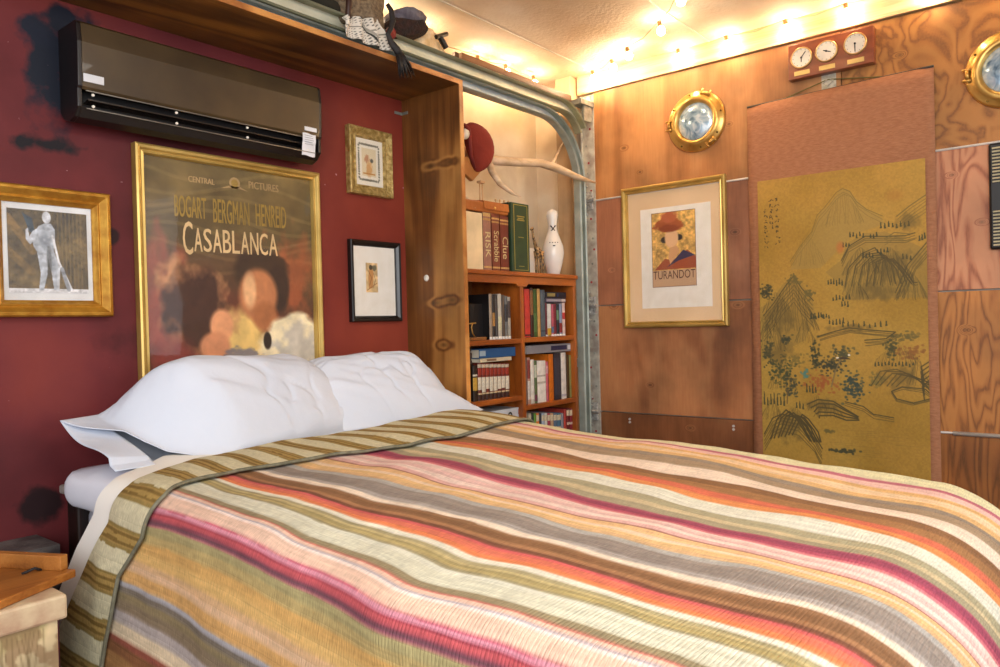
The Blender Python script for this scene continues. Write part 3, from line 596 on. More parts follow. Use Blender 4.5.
# pillows
def pillow(name, label, x0, x1, yb, zb, depth, rise, thick, mouth, seed, yaw=0., cut=0.):
    nu, nv = 120, 60; L = x1-x0
    A_, B_ = np.meshgrid(np.linspace(0, 1, nu+1), np.linspace(0, 1, nv+1), indexing='ij')
    def side(u, b, top):
        a = u
        if mouth and top: m0 = .30*(1-b)**1.5; a = m0+(1-m0)*u
        lo_ = .11 if mouth else 0.
        ea = np.clip((a-lo_)/.24, 0, 1); eb = np.clip((1-a)/.26, 0, 1)
        pa = np.sin(ea*PI/2)**.6*np.sin(eb*PI/2)**.6; pb = np.clip(np.sin(b*PI), 0, 1)**.5
        T = thick*pa*pb
        x = x0+L*a; inx = .03*np.sin(b*PI); x = x-np.where(a > .5, inx*(a-.5)*2, 0 if mouth else -inx*(.5-a)*2)
        y = yb+depth*b-.035*np.sin(a*PI)*(1-b)+.015*np.sin(a*PI)*b
        w = np.clip(T/.05, 0, 1)
        n = fbm(x*4+seed, b*2+seed, seed, 3)-.5
        wv = fbm(x*9+b*2.5+seed*3, b*3.5-x*3, seed+5, 2)-.5; crease = -np.exp(-(wv/.035)**2)*fbm(x*3, b*3, seed+2, 2)
        rad = fbm((x*.5+b*.9)*13+seed, (b-x*.4)*2.2, seed+9, 2)-.5
        if top: zz = zb+rise*b+T*.98+(.040*n+.014*crease+.022*rad*(1.2-b))*w
        else: zz = zb+rise*b-np.minimum(T*.4+.012*w, rise*b+.014*w)
        if mouth:
            if top:
                lift = np.clip(1-u/.22, 0, 1)**1.5; w5 = np.clip(u/.20, 0, 1); w5 = w5*w5*(3-2*w5)
                base = np.maximum(zb-.014, zb+rise*b-thick*np.clip(np.sin(np.clip((a-lo_)/.24, 0, 1)*PI/2), 0, 1)**.6*pb*.4)
                zz = base+(np.maximum(zz, base+.004*pb)-base)*(w5*(1-.35*b)+.35*b)+lift*.022*np.sin(np.clip(b, 0, 1)*PI)**.7
            zz = zz+.018*np.sin(b*5+1)*np.clip(1-a/.15, 0, 1)*(b > .1)
        x = x-cut*a*np.clip(b/.13, 0, 1)
        return np.stack([x, y, zz], -1)
    top = side(A_, B_, True); bot = side(A_, B_, False)
    for P in (top, bot):
        c = np.array([(x0+x1)/2, yb]); d = P[..., :2]-c; cs, sn = math.cos(yaw), math.sin(yaw)
        P[..., 0], P[..., 1] = c[0]+d[..., 0]*cs-d[..., 1]*sn, c[1]+d[..., 0]*sn+d[..., 1]*cs
    top[:, 0] = np.where((A_[:, 0] > .0)[:, None], top[:, 0], bot[:, 0])
    B = MB(); B.grid([[tuple(p) for p in r] for r in top]); B.grid([[tuple(p) for p in r] for r in bot], flip=True)
    o = B.build(name, WHITE, smooth=True, fix=False, solid=.002 if mouth else 0)
    tag(o, label, 'pillow', 'pillows at the head of the bed'); return o
pillow('pillow', 'white pillow on the left with its open pillowcase end facing the camera', .835, 1.77, 1.985, z(-.343), .26, .12, .20, True, 3, yaw=0.11)
pillow('pillow', 'white plump pillow on the right, pointed corner beside the tall board', 1.48, 2.29, 1.99, z(-.340), .245, .11, .185, False, 8, yaw=-.10, cut=.11)

# ------------------------------------------------------------------ framed pictures
def frame_ring(mb, axis, plane, a0, a1, z0, z1, prof, mi=0):
    """mitred moulding. prof: (inset, height off the wall). axis 'y': on the red wall facing -y, 'x': on the door facing -x"""
    rings = []
    for ins, h in prof:
        pts = [(a0+ins, z0+ins), (a1-ins, z0+ins), (a1-ins, z1-ins), (a0+ins, z1-ins)]
        rings.append([(a, plane-h, zz) if axis == 'y' else (plane-h, a, zz) for a, zz in pts])
    vs = [p for r in rings for p in r]; n = len(rings)
    fs = [(i*4+k, i*4+(k+1) % 4, (i+1)*4+(k+1) % 4, (i+1)*4+k) for i in range(n-1) for k in range(4)]
    mb.add(vs, fs, mi)
def picture(name, label, axis, plane, a0, a1, z0, z1, prof, fm, cat='picture'):
    ctr = ((a0+a1)/2, plane, z0) if axis == 'y' else (plane, (a0+a1)/2, z0)
    t = thing(name, ctr, label, cat)
    m = MB(); frame_ring(m, axis, plane, a0, a1, z0, z1, [(0, 0.001)]+prof+[(prof[-1][0], .004)]); m.build('frame', fm, t, bevel=.0008)
    return t
def rect_on(mb, axis, plane, h, a0, a1, z0, z1, th=.001, mi=0):
    if axis == 'y': mb.box((a0, plane-h, z0), (a1, plane-h+th, z1), mi)
    else: mb.box((plane-h, a0, z0), (plane-h+th, a1, z1), mi)
GL = glassmat('picture_glass')
def pane(t, axis, plane, h, a0, a1, z0, z1):
    m = MB(); rect_on(m, axis, plane, h, a0, a1, z0, z1, .0015); m.build('glass', GL, t)

# 1 large poster (wide gold frame). The artwork is a plain stand-in of the same colours; the lettering is kept
px0, px1, pz1 = 1.071, 1.752, z(.581); pz0 = pz1-1.03
t = picture('framed_poster', 'large movie poster with pale title lettering in a gold frame under the air conditioner', 'y', YR, px0, px1, pz0, pz1,
            [(0, .028), (.006, .032), (.014, .030), (.019, .022), (.027, .024), (.031, .012)], GOLDP, 'poster')
w, h = px1-px0-.062, pz1-pz0-.062
c = Canvas(w, h, 260, '#6b5a35')
c.blend(np.clip(c.V/.45, 0, 1), '#4a3c26'); c.mottle(.12, .28, 4)
for k in range(7):
    c.line([(x, .03+.05*k+.03*math.sin(x*9+k)) for x in np.linspace(0, w, 12)], .012, '#9a8452', .28)  # pale wavy streaks painted in for the ceiling's reflection
c.ell(w*.5, .60, .34, .26, '#6d3020', .7, .9, nz=.5); c.ell(w*.86, .38, .09, .14, '#b05a34', .7, .8, nz=.9, seed=5); c.ell(w*.08, .52, .08, .20, '#a85040', .7, .8, nz=.9, seed=8)
c.ell(w*.50, .60, .10, .12, '#e8c474', .95, .5, nz=.3, seed=2)
c.ell(w*.26, .47, .125, .150, '#b88458', 1, .25, nz=.5, seed=6); c.ell(w*.255, .48, .105, .135, '#3e2418', 1, .3, nz=.4, seed=3)   # soft dark rounded masses
c.ell(w*.40, .53, .042, .055, '#dc9a6c', 1, .3); c.ell(w*.36, .60, .055, .05, '#cf8a60', 1, .3)
c.ell(w*.66, .34, .115, .075, '#3a2a1c', 1, .25, nz=.25, seed=9); c.ell(w*.76, .40, .045, .085, '#33241a', 1, .3); c.ell(w*.63, .425, .075, .090, '#b8774c', 1, .25); c.ell(w*.575, .41, .025, .06, '#e6b684', .9, .5); c.ell(w*.67, .50, .05, .05, '#a8683e', 1, .4)
c.ell(w*.86, .60, .14, .11, '#efe0b8', 1, .2, nz=.2, seed=4); c.ell(w*.90, .61, .09, .08, '#c4bcae', .9, .5, nz=.9, seed=11); c.ell(w*.68, .585, .016, .03, '#241a14', 1, .3)
c.ell(w*.52, .635, .06, .03, '#6a6878', .8, .6, nz=.9, seed=13); c.ell(w*.12, .62, .07, .06, '#7a2c26', .7, .7)
c.mottle(.03, .12, 9); c.blend((c.V > .72).astype(float), '#3a2418')
c.build('print', vcol('poster_print', .5, coat=.15), t, (px0+.031, YR-.008, pz1-.031), (1, 0, 0), (0, 0, -1))
lt = MB()
def pc_(cx_, cy_): return at(120+cx_/2.781, 130+cy_/2.779, 1, YR-.0095)
PX = lambda a: pc_(a, 120).x; PZ = lambda b: pc_(318, b).z
def pt(txt, x0, x1, yt, yb, mi):   # crop coordinates of the poster zoom
    A1, B1, T1 = pc_(x0, yb), pc_(x1, yb), pc_((x0+x1)/2, yt); zb1 = pc_((x0+x1)/2, yb).z
    for k in range(2): text(lt, txt, (A1.x+.0012*k, YR-.0095-.0002*k, zb1), (B1.x-A1.x, 0, 0), (0, 0, T1.z-zb1), mi)
pt('BOGART', 152, 240, 184, 244, 0); pt('BERGMAN', 260, 360, 196, 262, 0); pt('HENREID', 378, 462, 210, 270, 0)
xsc = [176, 206, 232, 258, 286, 312, 336, 362, 388, 414, 441]
for i, ch in enumerate('CASABLANCA'):
    yb_ = 336+i*1.5; pt(ch, xsc[i]+(1 if i else 0), xsc[i+1]-3, 254 if i == 0 else 270+i*2.2, 346 if i == 0 else yb_, 1)
pt('CENTRAL', 190, 262, 132, 148, 2); pt('PICTURES', 358, 440, 148, 168, 2)
lt.lathe([(0, 0), (.020, 0), (.020, .0006)], (PX(318), YR-.0095, PZ(148)), 'y', 20, 2); lt.lathe([(0, -.0004), (.013, -.0004), (.013, .0006)], (PX(318), YR-.0095, PZ(148)), 'y', 20, 0)
lt.prism([(-.05, 0), (-.02, .012), (.02, .012), (.05, 0), (.02, .004), (-.02, .004)], (PX(318), YR-.0095, PZ(166)), (1, 0, 0), (0, 0, 1), (0, .0005, 0), 2)
lt.build('lettering', [mat('gold_letters', '#a98a3e', .6), mat('cream_letters', '#e6c690', .6), mat('pale_letters', '#b99a6a', .6)], t, fix=False)
pane(t, 'y', YR, .0125, px0+.031, px1-.031, pz0+.031, pz1-.031)

# 2 statue photograph, wide ornate gold frame
a1 = at(104, 195, 1, YR).x+.004; a0 = .672; z1 = at(104, 195.5, 1, YR).z; z0 = at(109.6, 316.5, 1, YR).z
t = picture('framed_picture', 'black and white statue photograph in a broad ornate gold frame, leftmost on the red wall', 'y', YR, a0, a1, z0, z1,
            [(0, .030), (.004, .036), (.012, .038), (.020, .030), (.028, .022), (.034, .026), (.040, .018), (.046, .012)], GOLD)
m = MB(); rect_on(m, 'y', YR, .006, a0+.045, a1-.045, z0+.045, z1-.045); m.build('mat_board', mat('white_mat', '#e8eaea', .8), t)
pw, ph_ = (a1-a0-.09-.028), (z1-z0-.09-.040)
c = Canvas(pw, ph_, 150, '#5a4a2c'); c.mottle(.05, .5, 3)
for k in range(7): c.line([(pw*(.62+.05*k), 0), (pw*(.62+.05*k), ph_)], .004, '#8a7444', .4)
c.line([(0, ph_*.1), (pw*.3, ph_*.5)], .02, '#8a6a34', .6); c.line([(0, ph_*.5), (pw*.28, ph_*.75)], .02, '#8a6a34', .5); c.blend((c.V > ph_*.95)*1., '#c9cacc')
def P_(*p): return [(x*pw, y*ph_) for x, y in p]
c.poly(P_((.18, .04), (.30, .10), (.34, .30), (.26, .26)), '#33404a')
c.ell(.48*pw, .08*ph_, .055*pw, .075*ph_, '#c8ccd2', 1, .2)
c.poly(P_((.38, .19), (.46, .15), (.53, .15), (.58, .22), (.58, .36), (.56, .48), (.62, .66), (.60, .80), (.62, .97), (.55, .97), (.53, .78), (.49, .60), (.47, .78), (.42, .97), (.36, .97), (.39, .76), (.35, .50), (.31, .44), (.30, .38), (.33, .26)), '#aab0b8')
c.poly(P_((.30, .26), (.36, .22), (.34, .36), (.27, .42), (.22, .36), (.22, .24), (.25, .22), (.26, .33)), '#b8bec6'); c.line(P_((.55, .30), (.62, .62), (.78, .96)), .006, '#d4d6da'); c.line(P_((.62, .68), (.60, .96)), .007, '#c0c4ca')
c.line(P_((.66, .70), (.74, .96)), .010, '#8a8e94'); c.ell(.45*pw, .36*ph_, .06*pw, .10*ph_, '#70767e', .7, .8); c.ell(.50*pw, .62*ph_, .03*pw, .18*ph_, '#4a4a48', .6, .7); c.mottle(.01, .3, 7)
c.build('print', vcol('photo_print', .45), t, (a0+.059, YR-.008, z1-.045-.018), (1, 0, 0), (0, 0, -1))
pane(t, 'y', YR, .011, a0+.045, a1-.045, z0+.045, z1-.045)

# 3 small gold frame
a0, a1 = at(345.5, 160, 1, YR).x, at(388.5, 165, 1, YR).x; z1 = at(346, 125, 1, YR).z; z0 = at(347, 193, 1, YR).z
t = picture('framed_picture', 'small ornate gold frame around a drawing with a scrolled border, upper right on red wall', 'y', YR, a0, a1, z0, z1,
            [(0, .026), (.005, .030), (.012, .026), (.030, .018), (.036, .022), (.040, .012)], mat('aged_gold', '#cdb070', .5, .4, col2='#94783a', ns=60, bump=.8, bs=90))
fw, fh = a1-a0-.08, z1-z0-.08; c = Canvas(fw, fh, 110, '#ece4d2')
for k in range(60):
    th = k*.6180*2*PI; a = k/60*2*PI; r = max(abs(math.cos(a)), abs(math.sin(a)))
    x, y = fw*(.5+.36*math.cos(a)/r), fh*(.5+.38*math.sin(a)/r); c.ell(x, y, .0045, .0045, '#6f6c5c', .9, .5, nz=.5, seed=k)
c.poly([(fw*.24, fh*.2), (fw*.76, fh*.2), (fw*.76, fh*.8), (fw*.24, fh*.8)], '#dcc9a0', .8)
c.ell(fw*.5, fh*.62, .014, .030, '#c98c4a', .7, .5, nz=.6); c.ell(fw*.42, fh*.42, .012, .016, '#a8603a', .6, .6, nz=.6, seed=5); c.ell(fw*.6, fh*.45, .008, .008, '#3c3c38', .8, .5); c.line([(fw*.3, fh*.74), (fw*.7, fh*.74)], .006, '#b87a30', .8)
c.build('print', vcol('drawing_print', .6), t, (a0+.04, YR-.008, z1-.04), (1, 0, 0), (0, 0, -1)); pane(t, 'y', YR, .011, a0+.04, a1-.04, z0+.04, z1-.04)

# 4 black frame
a0, a1 = at(348, 280, 1, YR).x, at(398, 280, 1, YR).x; z1 = at(346, 239, 1, YR).z; z0 = at(349, 322, 1, YR).z
t = picture('framed_picture', 'black-framed small tan print on a wide white mat, below the small gold frame', 'y', YR, a0, a1, z0, z1,
            [(0, .020), (.003, .024), (.012, .022), (.020, .014), (.023, .010)], mat('black_lacquer', '#1c1612', .3, col2='#120e0c', ns=6))
m = MB(); rect_on(m, 'y', YR, .006, a0+.022, a1-.022, z0+.022, z1-.022); m.build('mat_board', PAPER, t)
fw, fh = .062, .118; c = Canvas(fw, fh, 60, '#d8b884'); c.mottle(.02, .3, 6)
c.poly([(.018, .02), (.034, .015), (.040, .05), (.034, .10), (.014, .105), (.012, .06)], '#c08a50'); c.ell(.026, .018, .009, .010, '#4a4230', 1, .3); c.ell(.045, .02, .012, .012, '#5a5a48', .8, .5, nz=.5)
c.line([(.012, .03), (.03, .06), (.018, .09)], .002, '#6a4a28'); c.line([(.04, .04), (.05, .07), (.036, .1)], .002, '#7a5a30'); c.line([(.005, .11), (.058, .08)], .003, '#9a6a3a')
c.build('print', vcol('tan_print', .6), t, (a0+.10-.015, YR-.0075, z1-.088), (1, 0, 0), (0, 0, -1)); pane(t, 'y', YR, .011, a0+.022, a1-.022, z0+.022, z1-.022)

# 5 opera poster on the plywood (faces -x; picture right = -y)
ya, yb = at(725.5, 175, 0, XD).y-.005, at(622, 191, 0, XD).y-.006; z1 = at(623, 190, 0, XD).z; z0 = at(628.3, 327.9, 0, XD).z
t = picture('framed_poster', 'gold-framed print lettered TURANDOT on a cream mat, hung on the plywood', 'x', XD, ya, yb, z0, z1,
            [(0, .022), (.005, .027), (.013, .027), (.019, .018), (.025, .021), (.029, .012)], GOLDP, 'poster')
m = MB(); rect_on(m, 'x', XD, .005, ya+.028, yb-.028, z0+.028, z1-.028); m.build('mat_board', mat('peach_mat', '#e8caa2', .8, col2='#e0c096', ns=4), t)
FW, FH = yb-ya, z1-z0
u_ = lambda a: yb-a*FW; v_ = lambda b: z1-b*FH   # fractions of the framed area
m = MB(); rect_on(m, 'x', XD, .0058, u_(.855), u_(.18), v_(.865), v_(.165)); m.build('paper_sheet', PAPER, t)
fw, fh = FW*(.715-.29), FH*(.72-.20); c = Canvas(fw, fh, 150, '#d6aa5c'); c.mottle(.012, .35, 3); c.mottle(.05, .2, 5)
c.ell(fw*.40, fh*.17, fw*.34, fh*.10, '#a2552c', 1, .2, nz=.35); c.ell(fw*.40, fh*.08, fw*.20, fh*.08, '#b5603a', 1, .3, nz=.4, seed=6)
c.ell(fw*.29, fh*.37, fw*.075, fh*.04, '#2e2420', 1, .3); c.ell(fw*.63, fh*.35, fw*.075, fh*.04, '#2e2420', 1, .3); c.ell(fw*.46, fh*.35, fw*.155, fh*.13, '#e2b486', 1, .2); c.ell(fw*.42, fh*.22, fw*.24, fh*.05, '#8e4424', 1, .3, nz=.3, seed=9)
c.poly([(fw*.05, fh*.77), (fw*.3, fh*.62), (fw*.55, fh*.66), (fw*.8, fh*.52), (fw, fh*.62), (fw, fh*.77)], '#9c4c2c'); c.poly([(fw*.34, fh*.74), (fw*.72, fh*.52), (fw*.98, fh*.60), (fw*.6, fh*.66)], '#3c3552'); c.poly([(fw*.42, fh*.48), (fw*.58, fh*.46), (fw*.64, fh*.54), (fw*.42, fh*.70), (fw*.38, fh*.60)], '#cf9c6c')
c.poly([(0, fh*.775), (fw, fh*.775), (fw, fh), (0, fh)], '#c4a07c'); c.line([(0, 0), (fw, 0), (fw, fh), (0, fh), (0, 0)], .004, '#6a4030')
c.build('print', vcol('opera_print', .6), t, (XD-.0066, u_(.29), v_(.20)), (0, -1, 0), (0, 0, -1))
lt = MB(); text(lt, 'TURANDOT', (XD-.0075, u_(.30), v_(.665)), (0, -(FW*.405), 0), (0, 0, FH*.058))
lt.build('lettering', mat('umber_letters', '#5a3426', .7), t, fix=False)
pane(t, 'x', XD, .0105, ya+.028, yb-.028, z0+.028, z1-.028)

# ------------------------------------------------------------------ hanging scroll
ys0, ys1 = 1.213, .500; zt_, zb_ = z(.918), .18
t = thing('hanging_scroll', (XD, (ys0+ys1)/2, zb_), 'tall hanging scroll with a gold landscape painting in brown cloth, against the plywood', 'scroll')
cl = []
for i in range(25):
    u = i/24; yy = ys0+(ys1-ys0)*u; row = []
    for j in range(40):
        v = j/39; row.append((XD-.014-.006*math.sin(u*PI)-.004*math.sin(v*9+u*3), yy, zt_+.012*u*(1-v)+(zb_-zt_)*v))
    cl.append(row)
m = MB(); m.grid(cl)
cloth = mat('scroll_cloth', '#a87250', .9, col2='#9a6646', ns=90, bump=.35, bs=130, stretch=(1, .5, 1.6))
m.build('cloth_mount', cloth, t, smooth=True, solid=.002)
pw0, pw1 = at(762, 300, 0, XD).y, at(929, 300, 0, XD).y; pzt = at(770, 181, 0, XD).z; pzb = .30; pw = pw0-pw1; ph_ = pzt-pzb
c = Canvas(pw, ph_, 400, '#b08736'); c.blend(np.clip(fbm(c.U*5, c.V*4, 3, 4)*2.2-.7, 0, 1), '#987424'); c.blend(np.clip(fbm(c.U*3+5, c.V*3, 13, 3)*2.4-1, 0, 1), '#b08e3c'); c.mottle(.006, .07, 6, 2)
sc = pw/720.                            # upper crop: 45..765 wide; v offset 50
U0, V0 = 42, 40
def S_(p): return [((x-U0)*sc, (y-V0)*sc*1.02) for x, y in p]
rn = random.Random(5)
def mount(pts, layers, col, wdt=.0022, a=.7, dx=0, dy=9):
    for k in range(layers):
        q = [(x+(rn.uniform(-3, 3)), y+k*dy+rn.uniform(-3, 3)) for x, y in pts]; c.line(S_([(x+dx*k, y) for x, y in q]), wdt*(1.4 if k == 0 else 1.), col, min(1, a*(1.2 if k == 0 else .85)))
def ridges(cx, cy, w_, h_, n, col, a=.6):
    n = int(n*1.6)
    for k in range(n):
        f = (k+.5)/n; x = cx-w_/2+w_*f; top = cy-h_*(1-abs(2*f-1)**1.3)
        pts = [(x, top)]; yy = top; xx = x
        while yy < cy+h_*.25:
            yy += 10; xx += (f-.5)*9+rn.uniform(-3, 3); pts.append((xx, yy))
        c.line(S_(pts), .0022, col, a*rn.uniform(.5, 1))
def trees(cx, cy, n, w_, col='#3a3c24', h0=18):
    for k in range(n):
        x = cx+(k/(max(1, n-1))-.5)*w_; hh = rn.uniform(.6, 1.1)*h0; y = cy+rn.uniform(-5, 5)
        c.poly(S_([(x-4, y), (x-2, y-hh), (x+2, y-hh), (x+5, y)]), col, .85)
def leafy(cx, cy, w_, h_, col, n=26):
    for k in range(int(n*1.8)):
        x, y = cx+rn.gauss(0, w_*.3), cy+rn.gauss(0, h_*.3); p = S_([(x, y)])[0]; c.ell(p[0], p[1], rn.uniform(.003, .0075), rn.uniform(.003, .006), col, rn.uniform(.5, .9), .5)
DK, OL, BR = '#4a4020', '#6a5c2c', '#7a4e24'
# far pale peak
c.poly(S_([(190, 470), (230, 380), (300, 300), (330, 220), (370, 190), (420, 125), (450, 130), (480, 170), (520, 220), (590, 270), (600, 300), (480, 330), (400, 400), (330, 470)]), '#9a8044', .55)
mount([(190, 430), (230, 370), (290, 300), (320, 230), (350, 195), (400, 140), (430, 125), (460, 140), (490, 190), (530, 225), (590, 265)], 3, OL, .0022, .55, 2, 14)
ridges(430, 250, 150, 110, 14, OL, .4); ridges(270, 420, 130, 110, 12, OL, .35)
# right-hand massif
c.poly(S_([(350, 490), (420, 440), (440, 370), (520, 330), (600, 330), (760, 420), (765, 620), (450, 620), (420, 560)]), '#8e7438', .55)
for k in range(6): mount([(430+k*30, 560), (450+k*28, 480-k*5), (500+k*26, 420+k*6), (560+k*22, 400+k*18), (600+k*22, 450+k*22), (620+k*20, 560)], 2, DK, .003, .7, 6, 8)
mount([(420, 440), (450, 380), (520, 345), (600, 350), (680, 360), (720, 350)], 4, DK, .003, .7); mount([(650, 270), (700, 230), (765, 190)], 6, OL, .003, .7, 4, 12); mount([(600, 360), (640, 340), (700, 350)], 4, OL, .003, .6)
mount([(640, 600), (690, 480), (765, 390)], 5, DK, .003, .7, 8, 6); ridges(560, 560, 260, 130, 30, OL, .55)
for a_ in ((485, 345, 5, 55), (555, 355, 3, 25), (640, 318, 8, 110), (440, 385, 3, 25), (530, 440, 4, 40), (590, 425, 4, 40), (685, 460, 3, 30), (745, 380, 3, 20), (390, 550, 6, 60), (415, 620, 6, 70), (430, 650, 3, 25)): trees(*a_, h0=26)
c.ell(*S_([(415, 385)])[0], .014, .022, '#b8622c', .6, .8); c.ell(*S_([(640, 180)])[0], .028, .02, '#a8702c', .4, .9)
# left cluster
c.poly(S_([(45, 640), (100, 610), (150, 540), (205, 490), (240, 540), (290, 600), (300, 700), (250, 800), (45, 900)]), '#8a7034', .5)
mount([(60, 680), (110, 620), (150, 560), (205, 500), (240, 560), (290, 620)], 7, DK, .003, .7, 0, 20); ridges(190, 700, 210, 190, 24, DK, .6); ridges(90, 800, 110, 150, 14, DK, .6)
leafy(80, 570, 60, 60, '#3c3a20', 34); leafy(205, 520, 50, 50, OL, 20); leafy(270, 590, 40, 50, OL, 18); trees(320, 700, 8, 80, h0=24)
# lower crop: rows begin at y=667 (same scale factor ~1.067)
def Lw(x, y): return (42+(x-42)*1.067, 667+y*1.067)
def mountL(pts, *a, **k): mount([Lw(*p) for p in pts], *a, **k)
mountL([(295, 105), (350, 90), (420, 75), (500, 85), (600, 95), (560, 120), (480, 125)], 4, DK, .0035, .75, 2, 7)
for a_ in ((370, 55, 5, 60), (480, 70, 9, 180), (290, 30, 4, 50)): trees(*Lw(a_[0], a_[1]), a_[2], a_[3], h0=26)
for (x, y, w_, h_, cc, n) in ((70, 180, 60, 90, '#3e3e26', 40), (130, 260, 90, 120, '#3a4428', 60), (155, 120, 40, 30, '#3a3c28', 18), (280, 190, 40, 120, '#34361f', 36), (340, 230, 80, 60, '#383826', 46), (390, 180, 70, 60, '#4a4a30', 34), (430, 320, 80, 110, '#34423a', 60),
                          (300, 310, 110, 60, '#9a5624', 46), (240, 270, 30, 30, '#4a7a74', 12), (200, 210, 90, 60, '#7a6a30', 24), (580, 150, 40, 80, '#4a4826', 30), (660, 170, 90, 60, '#8a5a28', 34), (640, 110, 80, 30, OL, 24), (520, 290, 60, 50, '#7c6c34', 26), (170, 330, 70, 80, '#3c4030', 34)):
    leafy(*Lw(x, y), w_, h_, cc, n)
c.line(S_([Lw(345, 320), Lw(360, 260), Lw(385, 200)]), .006, '#7a6840', .9); c.line(S_([Lw(155, 400), Lw(160, 340)]), .005, '#6a5630', .9)
c.ell(*S_([Lw(372, 198)])[0], .006, .0035, '#e8dcc0'); c.ell(*S_([Lw(418, 186)])[0], .005, .004, '#e8dcc0'); c.poly(S_([Lw(362, 205), Lw(395, 192), Lw(428, 205)]), '#4a3a28')
for k in range(7): mountL([(80+k*16, 560-k*4), (110+k*18, 470-k*4), (150+k*16, 430+k*6), (200+k*14, 470+k*8), (250+k*8, 560)], 1, DK, .0042, .8)
mountL([(50, 540), (90, 470), (130, 450), (200, 460), (270, 530), (300, 590)], 6, DK, .0035, .75, 0, 16)
for k in range(5): mountL([(245+k*12, 400+k*14), (290, 375+k*18), (350, 380+k*16), (400, 410+k*12), (450, 440+k*4)], 1, DK, .0042, .8)
mountL([(400, 380), (470, 400), (510, 430), (585, 438)], 3, DK, .003, .8, 0, 8); trees(*Lw(90, 410), 8, 110, h0=60); trees(*Lw(260, 350), 4, 40, h0=40); trees(*Lw(210, 420), 3, 30, h0=34)
for k in range(6): mountL([(500+k*20, 310), (540+k*20, 250+k*4), (600+k*22, 240+k*10), (660+k*14, 270+k*12), (730, 300+k*10)], 1, DK, .003, .65)
mountL([(580, 330), (620, 310), (700, 320), (735, 350), (660, 375), (600, 360), (580, 330)], 3, DK, .0032, .75, 0, 6); trees(*Lw(590, 230), 12, 150, h0=24)
for k in range(5): mountL([(735, 200+k*16), (690, 230+k*20), (700, 290+k*18)], 1, DK, .0035, .7)
leafy(*Lw(390, 590), 100, 12, '#3e3e26', 30); leafy(*Lw(330, 510), 40, 10, OL, 10)
for (x_, y_, w_, h_) in ((140, 690, 110, 130), (620, 480, 150, 110), (560, 590, 140, 60), (130, 860, 100, 90), (170, 1200, 130, 110), (330, 1100, 110, 50), (650, 960, 110, 90), (450, 745, 140, 26), (690, 300, 70, 60)):
    p_ = S_([(x_, y_)])[0]; c.blend(np.clip(1.25-np.hypot((c.U-p_[0])/(w_*sc), (c.V-p_[1])/(h_*sc))-1.0*(fbm(c.U*60, c.V*40, int(x_), 4)), 0, 1)*2, '#5e4e26', .55)
for k in range(14): c.line(S_([Lw(rn.uniform(300, 650), 500+k*8), Lw(rn.uniform(300, 700), 502+k*8)]), .0018, OL, .3)
# columns of brush writing
for (x_, y_, w_, h_, n_) in ((120, 640, 120, 70, 16), (500, 480, 140, 90, 22), (620, 520, 160, 120, 26), (700, 600, 110, 90, 18), (480, 600, 90, 60, 12), (60, 760, 60, 90, 10), (140, 1000, 120, 90, 16), (640, 880, 160, 60, 16), (720, 960, 60, 90, 10), (200, 1180, 120, 70, 14), (90, 1150, 90, 80, 12), (350, 1130, 120, 50, 12), (300, 1100, 80, 50, 10), (250, 780, 70, 80, 10)): ridges(x_, y_, w_, h_, n_, DK, .5)
for cx_, y0_, y1_ in ((135, 130, 335), (105, 130, 275), (78, 175, 355)):
    y = y0_
    while y < y1_:
        for k in range(rn.randint(3, 5)):
            x = cx_+rn.uniform(-7, 7); yy = y+rn.uniform(0, 15); c.line(S_([(x, yy), (x+rn.uniform(-8, 8), yy+rn.uniform(-3, 8))]), .0026, '#2e2412', .9)
        y += 25
c.build('painting', vcol('scroll_silk', .7, bump=.15, bs=300), t, (XD-.0255, pw0, pzt), (0, -1, 0), (0, .0, -1))
rod = MB(); rod.tube([(XD-.016, ys0+.02, zb_), (XD-.016, ys1-.02, zb_)], .014, 12); rod.build('roller', DW, t, smooth=True)
rod = MB(); rod.tube([(XD-.012, ys0, zt_), (XD-.012, ys1, zt_+.012)], .006, 8); rod.build('rod', DW, t, smooth=True)
ap = (XD-.012, at(829, 80, 0, XD).y, at(829, 80, 0, XD).z)
MB().tube([(XD-.012, ys0-.15, zt_+.004), ap, (XD-.012, ys1+.16, zt_+.01)], .0022, 6).build('hanging_cord', mat('green_cord', '#6a6430', .8), t)
# metal plate under the clocks with a knotted cord
yc, zc_ = at(829, 80, 0, XD).y, at(829, 82, 0, XD).z
m = MB(); m.box((XD-.006, yc-.028, zc_-.06), (XD, yc+.028, zc_+.055)); m.tube([(XD-.012, yc-.02, zc_+.0), (XD-.012, yc, zc_+.012), (XD-.012, yc+.02, zc_-.005), (XD-.012, yc+.005, zc_-.02), (XD-.012, yc-.02, zc_)], .003, 6)
tag(m.build('metal_plate', mat('plate_zinc', '#c9c5b6', .5, .4, col2='#9c9a8c', ns=40), bevel=.001), 'small square metal plate below the triple clock, scroll cord looped over it', 'plate')

